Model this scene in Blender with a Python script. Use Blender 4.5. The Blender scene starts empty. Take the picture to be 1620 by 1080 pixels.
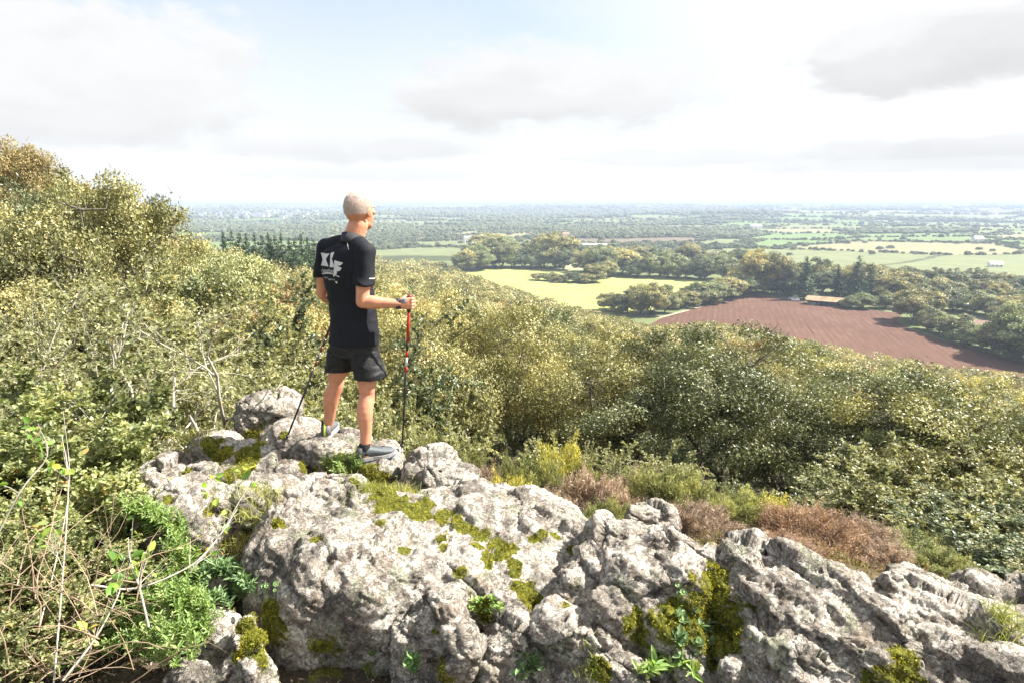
import bpy, bmesh, math, random
import numpy as np
from mathutils import Vector, Matrix, Euler
R = math.radians
PI = math.pi
rng = np.random.default_rng(11)
random.seed(11)
scene = bpy.context.scene
col = scene.collection

# ------------------------------------------------------------------ camera, sky, sun, exposure
CAMZ = 1.78
PITCH = R(12.3)
cd = bpy.data.cameras.new('camera')
cam = bpy.data.objects.new('camera', cd); col.objects.link(cam)
cam.location = (0, 0, CAMZ)
cam.rotation_euler = (R(90) - PITCH, 0, 0)
cd.sensor_width = 36.0
cd.lens = 36.0 * 1000 / 1620
cd.clip_start = 0.05; cd.clip_end = 60000
scene.camera = cam
scene.view_settings.view_transform = 'Standard'
scene.view_settings.look = 'None'
scene.view_settings.exposure = 1.76
scene.view_settings.gamma = 1.0
scene.view_settings.use_curve_mapping = False
scene.cycles.use_denoising = True
scene.cycles.max_bounces = 7
scene.cycles.diffuse_bounces = 3
scene.cycles.glossy_bounces = 2
scene.cycles.transmission_bounces = 4
scene.cycles.volume_bounces = 0
scene.cycles.sample_clamp_indirect = 6.0
scene.cycles.caustics_reflective = False
scene.cycles.caustics_refractive = False

SUN_AZ = R(78)      # clockwise from the view direction
SUN_EL = R(46)
sl = bpy.data.lights.new('sun', 'SUN'); sl.energy = 4.7; sl.angle = R(0.5); sl.color = (1.0, 0.95, 0.87)
sun = bpy.data.objects.new('sun', sl); col.objects.link(sun)
sdir = Vector((math.sin(SUN_AZ) * math.cos(SUN_EL), math.cos(SUN_AZ) * math.cos(SUN_EL), math.sin(SUN_EL)))
sun.rotation_euler = (-sdir).to_track_quat('-Z', 'Y').to_euler()
sun.location = sdir * 60

def pdir(u, v):
    """direction of the sight line to a point (1620 x 1080 pixels)"""
    f = Vector((0, math.cos(PITCH), -math.sin(PITCH))); up = Vector((0, math.sin(PITCH), math.cos(PITCH)))
    return (Vector((1, 0, 0)) * (u - 810) + up * (540 - v) + f * 1000)
def pt(u, v, y):
    d = pdir(u, v); return Vector((0, 0, CAMZ)) + d * (y / d.y)
def gp(u, v, z):
    d = pdir(u, v); return Vector((0, 0, CAMZ)) + d * ((z - CAMZ) / d.z)

# ---- node helper
class NT:
    def __init__(s, tree):
        s.t = tree; s.n = tree.nodes; s.l = tree.links
    def node(s, typ, **kw):
        n = s.n.new(typ)
        for k, v in kw.items(): setattr(n, k, v)
        return n
    def link(s, a, b): s.l.new(a, b)
    def setin(s, n, key, val):
        if val is None: return
        if isinstance(val, bpy.types.NodeSocket): s.link(val, n.inputs[key])
        else: n.inputs[key].default_value = val
    def math(s, op, a, b=None, c=None, clamp=False):
        n = s.node('ShaderNodeMath', operation=op, use_clamp=clamp)
        s.setin(n, 0, a); s.setin(n, 1, b); s.setin(n, 2, c); return n.outputs[0]
    def vmath(s, op, a, b=None):
        n = s.node('ShaderNodeVectorMath', operation=op)
        s.setin(n, 0, a); s.setin(n, 1, b)
        return n.outputs['Value'] if op in ('LENGTH', 'DOT_PRODUCT', 'DISTANCE') else n.outputs[0]
    def mix(s, f, a, b, blend='MIX'):
        n = s.node('ShaderNodeMix', data_type='RGBA', blend_type=blend)
        s.setin(n, 0, f); s.setin(n, 6, a); s.setin(n, 7, b); return n.outputs[2]
    def noise(s, vec, scale, detail=4, rough=0.55, dist=0.0, out='Fac'):
        n = s.node('ShaderNodeTexNoise'); s.setin(n, 'Vector', vec); n.inputs['Scale'].default_value = scale
        n.inputs['Detail'].default_value = detail; n.inputs['Roughness'].default_value = rough; n.inputs['Distortion'].default_value = dist
        return n.outputs[out]
    def maprange(s, v, a, b, c=0.0, d=1.0, smooth=True):
        n = s.node('ShaderNodeMapRange', interpolation_type='SMOOTHSTEP' if smooth else 'LINEAR')
        s.setin(n, 0, v); s.setin(n, 1, a); s.setin(n, 2, b); s.setin(n, 3, c); s.setin(n, 4, d); return n.outputs[0]
    def ramp(s, f, stops, interp='LINEAR'):
        n = s.node('ShaderNodeValToRGB'); cr = n.color_ramp; cr.interpolation = interp
        while len(cr.elements) < len(stops): cr.elements.new(0.5)
        for e, (p, c) in zip(cr.elements, stops): e.position = p; e.color = (*c, 1)
        s.setin(n, 0, f); return n.outputs[0]

def col4(c): return (c[0], c[1], c[2], 1)

def build_world():
    w = bpy.data.worlds.new("World"); scene.world = w; w.use_nodes = True
    t = NT(w.node_tree); t.n.clear()
    sky = t.node('ShaderNodeTexSky', sky_type='NISHITA', sun_disc=False)
    sky.sun_elevation = SUN_EL; sky.sun_rotation = SUN_AZ; sky.altitude = 200; sky.dust_density = 2.0; sky.air_density = 1.0
    tc = t.node('ShaderNodeTexCoord'); d = tc.outputs['Generated']
    sep = t.node('ShaderNodeSeparateXYZ'); t.link(d, sep.inputs[0])
    base = t.mix(1.0, sky.outputs[0], (0.070, 0.070, 0.070, 1), 'MULTIPLY')
    # thin bright veil: everywhere near the skyline, and broad towards the sun
    sd = t.vmath('DOT_PRODUCT', d, tuple(sdir))
    veil_s = t.maprange(sd, 0.05, 0.62, 0.0, 1.0)
    veil_h = t.maprange(sep.outputs[2], 0.0, 0.34, 1.0, 0.40)
    nv = t.noise(d, 2.2, 4, 0.5)
    veil = t.math('MAXIMUM', veil_s, veil_h)
    veil = t.math('MULTIPLY_ADD', t.math('SUBTRACT', nv, 0.5), 0.5, veil, clamp=True)
    WHITE = (0.308, 0.311, 0.313, 1)
    c = t.mix(veil, base, WHITE)
    # cumulus: ellipsoids in direction space with ragged noise edges.
    stretch = t.vmath('MULTIPLY', d, (1, 1, 2.4))
    nz = t.noise(stretch, 7.0, 10, 0.62, 0.35)
    nz2 = t.noise(stretch, 8.0, 8, 0.6, 0.2)
    def cloud(u, v, a, b, shade_lo, shade_hi, opac, c, edge=0.98, amp=1.6, soft=0.5, tilt=0.0):
        cd_ = pdir(u, v).normalized()
        k = 1023.0
        dv = t.vmath('SUBTRACT', d, tuple(cd_))
        dv = t.vmath('MULTIPLY', dv, (k / a, k / a, k / b))
        ln = t.vmath('LENGTH', dv)
        ln = t.math('MULTIPLY_ADD', t.math('SUBTRACT', 0.5, nz), amp, ln)
        m = t.maprange(ln, edge, edge - soft, 0.0, opac)
        sp = t.node('ShaderNodeSeparateXYZ'); t.link(dv, sp.inputs[0])
        h = t.math('MULTIPLY_ADD', t.math('SUBTRACT', nz2, 0.5), 3.0, t.math('MULTIPLY_ADD', sp.outputs[0], tilt, sp.outputs[2]))
        hh = t.maprange(h, -0.75, 0.5, 0.0, 1.0)
        return t.mix(m, c, t.mix(hh, col4(shade_lo), col4(shade_hi)))
    def gy(v, b=1.012): v = (min(v + (252 - v) * .50, 252) / 255.0) ** 2.2 / 3.39; return (v, v * (1 + (b - 1) * .6), v * b)
    W = gy(252)
    c = cloud(120, 80, 235, 75, gy(232), W, 1.0, c, soft=0.28)
    c = cloud(60, 150, 300, 80, gy(222), gy(250), 1.0, c, soft=0.35)
    c = cloud(40, 205, 230, 36, gy(224), gy(240), 0.9, c)
    c = cloud(230, 120, 120, 60, gy(236), W, 0.95, c, soft=0.25)
    c = cloud(840, 140, 330, 75, gy(226), W, 1.0, c, tilt=.2)
    c = cloud(740, 168, 190, 34, gy(212), gy(232), 0.95, c)
    c = cloud(900, 170, 190, 26, gy(214), gy(238), 0.8, c)
    c = cloud(500, 235, 240, 26, gy(228), gy(246), 0.9, c)
    c = cloud(665, 238, 130, 20, gy(220), gy(238), 0.9, c)
    c = cloud(560, 275, 260, 12, gy(234), gy(246), 0.7, c)
    c = cloud(1500, 70, 210, 62, gy(206), gy(250), 1.0, c, soft=0.35)
    c = cloud(1600, 60, 150, 48, gy(200), gy(228), 1.0, c, soft=0.4)
    c = cloud(1400, 118, 90, 24, gy(212), gy(226), 0.9, c)
    c = cloud(1510, 238, 240, 26, gy(218), gy(236), 0.95, c)
    c = cloud(1440, 262, 260, 12, gy(230), gy(244), 0.8, c)
    c = cloud(1080, 250, 240, 18, gy(232), gy(247), 0.8, c)
    bg = t.node('ShaderNodeBackground'); t.link(c, bg.inputs[0]); bg.inputs[1].default_value = 1.0
    out = t.node('ShaderNodeOutputWorld'); t.link(bg.outputs[0], out.inputs[0])
build_world()

# ------------------------------------------------------------------ generic helpers
def setp(o, label=None, cat=None, group=None, kind=None):
    if label: o['label'] = label
    if cat: o['category'] = cat
    if group: o['group'] = group
    if kind: o['kind'] = kind
    return o
def mesh_np(name, V, F, smooth=False, attrs=None, colattr=None):
    """V (n,3); F: array (m,k) or list of arrays with different k"""
    me = bpy.data.meshes.new(name)
    Fs = F if isinstance(F, list) else [F]
    Fs = [np.asarray(f, dtype=np.int32) for f in Fs if len(f)]
    V = np.asarray(V, dtype=np.float32)
    me.vertices.add(len(V)); me.vertices.foreach_set('co', V.ravel())
    li = np.concatenate([f.ravel() for f in Fs]); cnt = np.concatenate([np.full(len(f), f.shape[1], np.int32) for f in Fs])
    me.loops.add(len(li)); me.loops.foreach_set('vertex_index', li)
    me.polygons.add(len(cnt)); st = np.concatenate([[0], np.cumsum(cnt)[:-1]]).astype(np.int32)
    me.polygons.foreach_set('loop_start', st)
    me.polygons.foreach_set('use_smooth', np.full(len(cnt), smooth, dtype=bool))
    for k, a in (attrs or {}).items():
        at = me.attributes.new(k, 'FLOAT', 'POINT'); at.data.foreach_set('value', np.asarray(a, np.float32))
    if colattr is not None:
        at = me.attributes.new('col', 'FLOAT_COLOR', 'POINT')
        c4 = np.ones((len(V), 4), np.float32); c4[:, :3] = colattr; at.data.foreach_set('color', c4.ravel())
    me.update(calc_edges=True); me.validate(clean_customdata=False)
    return me
def link(name, me, mat=None, parent=None, loc=None, rz=0.0, sc=None):
    o = bpy.data.objects.new(name, me); col.objects.link(o)
    if mat is not None and me is not None and len(me.materials) == 0: me.materials.append(mat)
    if parent is not None: o.parent = parent
    if loc is not None: o.location = loc
    o.rotation_euler = (0, 0, rz)
    if sc is not None: o.scale = sc if hasattr(sc, '__len__') else (sc, sc, sc)
    return o
def empty(name, loc=(0, 0, 0), rz=0.0, sc=None):
    o = bpy.data.objects.new(name, None); col.objects.link(o); o.location = loc; o.rotation_euler = (0, 0, rz)
    o.empty_display_size = 0.2
    if sc is not None: o.scale = sc if hasattr(sc, '__len__') else (sc, sc, sc)
    return o
def copy_thing(root, loc, rz=0.0, sc=1.0):
    c = root.copy(); col.objects.link(c); c.location = loc; c.rotation_euler = (0, 0, rz)
    c.scale = sc if hasattr(sc, '__len__') else (sc, sc, sc)
    for ch in root.children:
        d = ch.copy(); col.objects.link(d); d.parent = c
        for g in ch.children:
            e = g.copy(); col.objects.link(e); e.parent = d
    return c

# ---- numpy gradient noise
_prm = np.random.default_rng(5).permutation(4096).astype(np.int64)
_grd = np.random.default_rng(6).normal(size=(4096, 3)); _grd /= np.linalg.norm(_grd, axis=1)[:, None]
def pnoise(P):
    P = np.asarray(P, float); I = np.floor(P).astype(np.int64); F = P - I
    U = F * F * F * (F * (F * 6 - 15) + 10)
    out = np.zeros(len(P))
    for dx in (0, 1):
        for dy in (0, 1):
            for dz in (0, 1):
                h = _prm[(_prm[(_prm[(I[:, 0] + dx) & 4095] + I[:, 1] + dy) & 4095] + I[:, 2] + dz) & 4095]
                g = _grd[h]
                dot = g[:, 0] * (F[:, 0] - dx) + g[:, 1] * (F[:, 1] - dy) + g[:, 2] * (F[:, 2] - dz)
                w = (U[:, 0] if dx else 1 - U[:, 0]) * (U[:, 1] if dy else 1 - U[:, 1]) * (U[:, 2] if dz else 1 - U[:, 2])
                out += w * dot
    return out * 1.6
def fbm(P, octv=4, gain=0.5, lac=2.03, ridged=False):
    P = np.asarray(P, float); s = np.zeros(len(P)); a = 1.0
    for i in range(octv):
        n = pnoise(P + 17.3 * i)
        if ridged: n = 1 - 2 * np.abs(n)
        s += a * n; a *= gain; P = P * lac
    return s
def fbm2(x, y, **k):
    return fbm(np.stack([x, y, np.zeros_like(x)], 1), **k)
def sstep(a, b, x):
    t = np.clip((x - a) / (b - a), 0, 1); return t * t * (3 - 2 * t)

# ---- terrain height
_rn = np.array([0, 3, 5, 8, 15, 25, 40, 60, 90, 130, 180, 250, 350, 500, 650.])
_az = np.array([-180, -70, -38, -34, -30, -27, -20, -12, -4, 2, 10, 20, 30, 38, 60, 180.])
_T = np.array([
 [-.4, -.6, -.8, -1, -1.5, -3, -5, -8, -12, -18, -26, -34, -45, -58, -60],
 [-.4, -.6, -.9, -1.2, -1.5, -1.2, 0.5, 2.5, 2.5, 1, 0, -5, -20, -50, -60],
 [-.4, -.7, -1.1, -1.8, -2.8, -3.6, -2.6, -2.0, -3, -7, -12, -20, -35, -55, -60],
 [-.4, -.7, -1.1, -2, -3.4, -4.8, -4.8, -4.8, -6, -8, -14, -24, -38, -55, -60],
 [-.4, -.7, -1.1, -2.2, -4.2, -6, -7.2, -8.0, -8.5, -10, -17, -28, -42, -56, -60],
 [-.4, -.7, -1.1, -2.4, -4.8, -6.6, -8.6, -10, -11, -12, -20, -30, -44, -56, -60],
 [-.4, -.7, -1.2, -2.8, -5.8, -7.8, -10.5, -13, -15, -17, -21, -31, -42, -55, -60],
 [-.4, -.7, -1.3, -3.2, -6.8, -9, -12, -15, -18.5, -22, -26, -31, -39, -52, -60],
 [-.4, -.7, -1.1, -2.5, -6.9, -10, -13.5, -17, -21.5, -26, -31, -37, -45, -57, -60],
 [-.4, -.7, -1.1, -2.5, -7.0, -10.6, -14.5, -18.5, -23.5, -29, -36, -46, -55, -60, -60],
 [-.4, -.7, -1.1, -2.4, -7.0, -10.8, -15, -18.5, -24, -30.5, -39, -50, -60, -60, -60],
 [-.4, -.7, -1.1, -2.3, -6.6, -10.6, -15, -18.5, -23.5, -31, -41.5, -54, -60, -60, -60],
 [-.4, -.7, -1.1, -2.2, -6.4, -10.4, -15.5, -20, -27, -36, -47, -58, -60, -60, -60],
 [-.4, -.7, -1.1, -2.2, -6.4, -11, -16.5, -22.5, -30.5, -41, -53, -60, -60, -60, -60],
 [-.4, -.7, -1.0, -2.0, -6, -12, -18, -25, -34, -45, -57, -60, -60, -60, -60],
 [-.4, -.6, -.8, -1, -1.5, -3, -5, -8, -12, -18, -26, -34, -45, -58, -60]], float)
def H(x, y):
    x = np.atleast_1d(np.asarray(x, float)); y = np.atleast_1d(np.asarray(y, float))
    r = np.hypot(x, y); a = np.degrees(np.arctan2(x, y))
    i = np.clip(np.searchsorted(_az, a, side='right') - 1, 0, len(_az) - 2); ta = (a - _az[i]) / (_az[i + 1] - _az[i])
    j = np.clip(np.searchsorted(_rn, r, side='right') - 1, 0, len(_rn) - 2); tr = np.clip((r - _rn[j]) / (_rn[j + 1] - _rn[j]), 0, 1)
    z = (_T[i, j] * (1 - ta) + _T[i + 1, j] * ta) * (1 - tr) + (_T[i, j + 1] * (1 - ta) + _T[i + 1, j + 1] * ta) * tr
    hill = np.clip((z + 60) / 20, 0, 1)
    z = z + hill * fbm2(x / 9, y / 9, octv=3) * np.clip(r / 40, 0, 1) * 0.6
    tt = z + 60; z = np.where(r < 1000, -60 + tt * sstep(3.5, 11, tt), z)
    far = sstep(680, 1400, r)
    u = fbm2(x / 900 + 3.1, y / 900 + 1.7, octv=4)
    u2 = fbm2(x / 3300 + 8.1, y / 2300 + 5.7, octv=3)
    z = z + far * (u * 7 + 3 * sstep(1500, 3000, r))
    rdg = fbm2(x / 2600 + 2.2, y / 1100 + 0.7, octv=3)
    z = z + sstep(2400, 10500, r) * (50 + 10 * u2) + sstep(1700, 3600, r) * (1 - .6 * sstep(7000, 10000, r)) * (26 * rdg + 6 * u)
    # long low ridge on the sunward side of the valley
    z = z + 22 * np.exp(-((y - 4300 - 0.2 * x) / 700) ** 2) * sstep(800, 2400, x)
    z = np.where(r > 2000, np.minimum(z, 2 - 6 * np.exp(-np.maximum(z + 4, 0) / 6)) if False else np.where(z > -8, -8 + 15 * (1 - np.exp(-(np.maximum(z, -8) + 8) / 15)), z), z)
    return z
def h1(x, y): return float(H(x, y)[0])

# ---- field pattern of the far valley
def vor(x, y, cs, seed=0):
    ca, sa = math.cos(0.35), math.sin(0.35)
    X = (x * ca + y * sa) / cs; Y = (-x * sa + y * ca) / (cs * 0.72)
    X = X + 0.18 * pnoise(np.stack([X * 1.3, Y * 1.3, X * 0 + seed], 1)); Y = Y + 0.18 * pnoise(np.stack([X * 1.3 + 9, Y * 1.3, X * 0 + seed], 1))
    i0 = np.floor(X).astype(np.int64); j0 = np.floor(Y).astype(np.int64)
    d1 = np.full(len(X), 9.0); d2 = np.full(len(X), 9.0); idd = np.zeros(len(X), np.int64)
    for di in (-1, 0, 1):
        for dj in (-1, 0, 1):
            h = _prm[(_prm[(i0 + di + 50 * seed) & 4095] + j0 + dj) & 4095]
            px = i0 + di + 0.5 + (_grd[h, 0]) * 0.5; py = j0 + dj + 0.5 + (_grd[h, 1]) * 0.5
            d = np.maximum(np.abs(px - X), np.abs(py - Y)) * 0.6 + np.hypot(px - X, py - Y) * 0.4
            nw = d < d1
            d2 = np.where(nw, d1, np.minimum(d2, d)); idd = np.where(nw, h, idd); d1 = np.where(nw, d, d1)
    return idd, (d2 - d1) * cs * 0.5
FIELD_COLS = np.array([[.14, .19, .075], [.16, .185, .09], [.17, .20, .09], [.22, .215, .12], [.12, .18, .065], [.17, .19, .10], [.15, .12, .085], [.13, .20, .075]])
def landcover(x, y):
    """0 wood / 1 field, edge distance, colour"""
    r = np.hypot(x, y)
    idd, e = vor(x, y, 250, 1); idd2, e2 = vor(x, y, 820, 2)
    big = r > 3200
    idd = np.where(big, idd2, idd); e = np.where(big, e2, e)
    a = np.arctan2(x, y)
    w = fbm2(x / 700 + 40, y / 420 + 4, octv=3) + 0.45 - 0.55 * sstep(0.12, 0.5, a) + 0.35 * (1 - sstep(700, 1100, r)) * (1 - sstep(0.2, 0.5, a))
    hsh = (_prm[idd] % 100) / 100.0
    isf = (hsh * 1.5 - 0.35) > w + 0.12 * (1 - sstep(0.2, 0.5, a))
    c = FIELD_COLS[_prm[(idd + 7) & 4095] % len(FIELD_COLS)]
    return isf, e, c
# ------------------------------------------------------------------ materials for land
def new_mat(name):
    m = bpy.data.materials.new(name); m.use_nodes = True; t = NT(m.node_tree)
    b = t.n['Principled BSDF']; return m, t, b
def leaf_mat(name, stops, rough=0.5, trans=0.35, obvar=0.12, spec=0.4, tint=None):
    m, t, b = new_mat(name)
    at = t.node('ShaderNodeAttribute', attribute_name='rnd')
    oi = t.node('ShaderNodeObjectInfo')
    f = t.math('ADD', at.outputs['Fac'], t.math('MULTIPLY', t.math('SUBTRACT', oi.outputs['Random'], 0.5), obvar * 2.0), clamp=True)
    c = t.ramp(f, stops)
    hs = t.node('ShaderNodeHueSaturation'); t.link(c, hs.inputs['Color'])
    r2 = t.math('FRACT', t.math('MULTIPLY', oi.outputs['Random'], 7.31))
    t.link(t.math('MULTIPLY_ADD', r2, 0.40, 0.98), hs.inputs['Value'])
    hs.inputs['Saturation'].default_value = 1.0
    c = hs.outputs[0]
    t.link(c, b.inputs['Base Color']); b.inputs['Roughness'].default_value = rough
    b.inputs['Specular IOR Level'].default_value = spec
    tr = t.node('ShaderNodeBsdfTranslucent')
    bright = t.mix(1.0, c, (1.35, 1.3, 0.8, 1), 'MULTIPLY'); t.link(bright, tr.inputs[0])
    mx = t.node('ShaderNodeMixShader'); mx.inputs[0].default_value = trans
    t.link(b.outputs[0], mx.inputs[1]); t.link(tr.outputs[0], mx.inputs[2])
    t.link(mx.outputs[0], t.n['Material Output'].inputs[0])
    return m
def bark_mat(name, c1, c2, scale=8):
    m, t, b = new_mat(name)
    tc = t.node('ShaderNodeTexCoord')
    n = t.noise(t.vmath('MULTIPLY', tc.outputs['Object'], (1, 1, 0.3)), scale, 5, 0.6)
    t.link(t.ramp(n, [(0.3, c1), (0.7, c2)]), b.inputs['Base Color']); b.inputs['Roughness'].default_value = 0.85
    return m

def ground_mat():
    m, t, b = new_mat('ground')
    at = t.node('ShaderNodeAttribute', attribute_name='col')
    g = t.node('ShaderNodeNewGeometry')
    n = t.noise(g.outputs['Position'], 0.035, 6, 0.6)
    n2 = t.noise(g.outputs['Position'], 6.0, 5, 0.6)
    c = t.mix(1.0, at.outputs['Color'], t.ramp(n, [(0.3, (0.82, 0.82, 0.8)), (0.7, (1.12, 1.1, 1.05))]), 'MULTIPLY')
    c = t.mix(1.0, c, t.ramp(n2, [(0.3, (0.75, 0.75, 0.75)), (0.7, (1.15, 1.12, 1.05))]), 'MULTIPLY')
    t.link(c, b.inputs['Base Color']); b.inputs['Roughness'].default_value = 0.9; b.inputs['Specular IOR Level'].default_value = 0.2
    return m

def build_ground():
    az_f = np.concatenate([np.linspace(-180, -50, 40, endpoint=False), np.linspace(-50, 50, 720), np.linspace(50, 180, 40)[1:]])
    rr = np.concatenate([[0.0], np.linspace(0.4, 8, 40), np.geomspace(8.2, 250, 110), np.linspace(255, 650, 60), np.geomspace(656, 14000, 300)])
    A, Rr = np.meshgrid(np.radians(az_f[:-1]), rr)          # closes at 180
    x = (Rr * np.sin(A)).ravel(); y = (Rr * np.cos(A)).ravel()
    z = H(x, y)
    nr, na = A.shape
    i = np.arange(nr - 1)[:, None] * na; j = np.arange(na)[None, :]; j2 = (j + 1) % na
    F = np.stack([i + j, i + j2, i + na + j2, i + na + j], -1).reshape(-1, 4)
    r = np.hypot(x, y)
    isf, e, c = landcover(x, y)
    colr = np.where(isf[:, None] & (e > 4)[:, None], c, np.array([.06, .075, .03]))
    near = np.array([.09, .07, .04]); hillc = np.array([.055, .05, .026])
    colr = np.where((r < 700)[:, None], np.array([.14, .17, .075]), colr)
    colr = np.where((z > -58)[:, None] & (r < 700)[:, None], hillc, colr)
    colr = np.where((r < 9)[:, None], near, colr)
    me = mesh_np('ground', np.stack([x, y, z], 1), F, smooth=True, colattr=colr)
    o = link('ground', me, ground_mat()); setp(o, kind='structure')
build_ground()

def poly_sheet(name, pts, mat, z, hole=None):
    bm = bmesh.new(); vs = [bm.verts.new((p[0], p[1], z)) for p in pts]; f = bm.faces.new(vs)
    if f.normal.z < 0: bmesh.ops.reverse_faces(bm, faces=[f])
    bm.normal_update()
    bmesh.ops.triangulate(bm, faces=bm.faces[:])
    me = bpy.data.meshes.new(name); bm.to_mesh(me); bm.free(); return link(name, me, mat)

def field_mat(name, ang, stops, period, bumpd, streak=(0.06, 1.0), bands=.18):
    m, t, b = new_mat(name)
    g = t.node('ShaderNodeNewGeometry')
    mp = t.node('ShaderNodeMapping'); t.link(g.outputs['Position'], mp.inputs[0]); mp.inputs['Rotation'].default_value = (0, 0, ang)
    v = mp.outputs[0]
    vs = t.vmath('MULTIPLY', v, (streak[0], streak[1], 1))
    n = t.noise(vs, 1.0, 5, 0.65)
    nb = t.noise(v, 0.03, 4, 0.6)
    w = t.node('ShaderNodeTexWave', wave_type='BANDS', bands_direction='Y'); t.link(v, w.inputs[0])
    w.inputs['Scale'].default_value = 0.314 / period; w.inputs['Distortion'].default_value = 1.0; w.inputs['Detail'].default_value = 1; w.inputs['Detail Scale'].default_value = 0.2
    f = t.math('ADD', t.math('MULTIPLY', n, 0.6), t.math('ADD', t.math('MULTIPLY', w.outputs['Fac'], bands), t.math('MULTIPLY', nb, 0.3)))
    t.link(t.ramp(f, stops), b.inputs['Base Color']); b.inputs['Roughness'].default_value = 0.95; b.inputs['Specular IOR Level'].default_value = 0.1
    bp = t.node('ShaderNodeBump'); bp.inputs['Strength'].default_value = 0.6; bp.inputs['Distance'].default_value = bumpd
    t.link(n, bp.inputs['Height']); t.link(bp.outputs[0], b.inputs['Normal'])
    return m
ZV = -60.0
def gxy(u, v): p = gp(u, v, ZV); return (p.x, p.y)
# ploughed field
pl = [gxy(*p) for p in [(1015, 520), (1048, 503), (1110, 486), (1190, 467), (1250, 474), (1330, 485), (1385, 491), (1428, 497), (1418, 508), (1440, 521), (1500, 541), (1560, 557), (1620, 574), (1720, 590)]] + [gxy(1720, 625), gxy(1400, 615), gxy(1150, 600), gxy(1040, 560)]
d1 = Vector(gxy(1330, 590)) - Vector(gxy(1255, 480))
setp(poly_sheet('ploughed_field', pl, field_mat('ploughed_soil', -math.atan2(d1.y, d1.x), [(0.30, (.080, .042, .028)), (0.5, (.112, .061, .042)), (0.64, (.145, .086, .063)), (0.78, (.21, .14, .11))], 3.0, 0.25, (0.06, 0.5), .06), ZV + 0.03), kind='structure')
# stubble field
st = [gxy(*p) for p in [(700, 470), (715, 436), (745, 429), (790, 423), (850, 425), (900, 428), (930, 432), (975, 434), (1060, 438), (1135, 443), (1150, 449), (1110, 470), (1055, 485), (1000, 500), (960, 500), (900, 500), (800, 490)]]
d2 = Vector(gxy(1000, 470)) - Vector(gxy(830, 455))
setp(poly_sheet('stubble_field', st, field_mat('stubble', -math.atan2(d2.y, d2.x) + 0.10, [(0.3, (.20, .25, .065)), (0.5, (.27, .29, .09)), (0.7, (.36, .36, .15))], 9.0, 0.05, (0.03, 0.35)), ZV + 0.03), kind='structure')
def plainfield(pts, c, nm):
    m, t, b = new_mat(nm); g = t.node('ShaderNodeNewGeometry'); n = t.noise(g.outputs['Position'], 0.05, 5, 0.6)
    t.link(t.ramp(n, [(0.3, tuple(k * 0.85 for k in c)), (0.7, tuple(k * 1.15 for k in c))]), b.inputs['Base Color']); b.inputs['Roughness'].default_value = 0.95
    setp(poly_sheet(nm, [gxy(*p) for p in pts], m, ZV + 0.03), kind='structure')
plainfield([(893, 428), (925, 427), (918, 416), (897, 415)], (.32, .30, .16), 'small_stubble_field')
plainfield([(1525, 520), (1600, 520), (1590, 505), (1530, 505)], (.15, .09, .068), 'small_ploughed_field')
plainfield([(1430, 462), (1620, 478), (1660, 478), (1660, 440), (1500, 428)], (.15, .19, .08), 'pasture')
plainfield([(1030, 503), (1050, 503.2), (1110, 486.2), (1190, 467.3), (1189, 466), (1109, 484.5), (1045, 501)], (.32, .28, .19), 'dirt_track')

# ------------------------------------------------------------------ leaf / branch primitives
def leaves(C, size, aspect=0.5, up=0.3, rg=rng, outdir=None, outw=0.0, fold=0.15, jit=0.35, normal_up=0.0, nout=None, nw=1.0):
    """one diamond leaf per centre"""
    n = len(C)
    A = rg.normal(size=(n, 3)); A[:, 2] += up
    if outdir is not None: A = A + outdir * outw
    A /= np.linalg.norm(A, axis=1)[:, None] + 1e-9
    B = rg.normal(size=(n, 3))
    if nout is not None:
        N = nout * nw + rg.normal(size=(n, 3)) * 0.55 + [0, 0, normal_up]; B = np.cross(N, A)
    elif normal_up:
        N = np.tile([0, 0, 1.0], (n, 1)) * normal_up + rg.normal(size=(n, 3)); B = np.cross(N, A)
    B -= (B * A).sum(1)[:, None] * A; B /= np.linalg.norm(B, axis=1)[:, None] + 1e-9
    N = np.cross(A, B)
    s = size * (1 + jit * rg.normal(size=n)).clip(0.4, 2.0)
    a = A * s[:, None] * 0.5; b = B * (s * aspect * 0.5)[:, None]; f = N * (s * fold * 0.5)[:, None]
    V = np.stack([C - a, C + b + f - a * 0.15, C + a, C - b + f - a * 0.15], 1).reshape(-1, 3)
    F = np.arange(4 * n).reshape(n, 4)
    return V, F
def prisms(P0, P1, R0, R1, k=4):
    P0 = np.asarray(P0, float); P1 = np.asarray(P1, float); n = len(P0)
    R0 = np.broadcast_to(R0, (n,)); R1 = np.broadcast_to(R1, (n,))
    D = P1 - P0; D /= np.linalg.norm(D, axis=1)[:, None] + 1e-9
    ref = np.where(np.abs(D[:, 2:3]) > 0.9, np.array([[1., 0, 0]]), np.array([[0, 0, 1.]]))
    X = np.cross(D, ref); X /= np.linalg.norm(X, axis=1)[:, None] + 1e-9; Y = np.cross(D, X)
    an = np.arange(k) * 2 * PI / k
    ring = X[:, None, :] * np.cos(an)[None, :, None] + Y[:, None, :] * np.sin(an)[None, :, None]
    V = np.concatenate([P0[:, None] + ring * R0[:, None, None], P1[:, None] + ring * R1[:, None, None]], 1).reshape(-1, 3)
    b = (np.arange(n) * 2 * k)[:, None]; i = np.arange(k)[None]; i2 = (i + 1) % k
    F = np.stack([b + i, b + i2, b + k + i2, b + k + i], -1).reshape(-1, 4)
    return V, F
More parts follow.
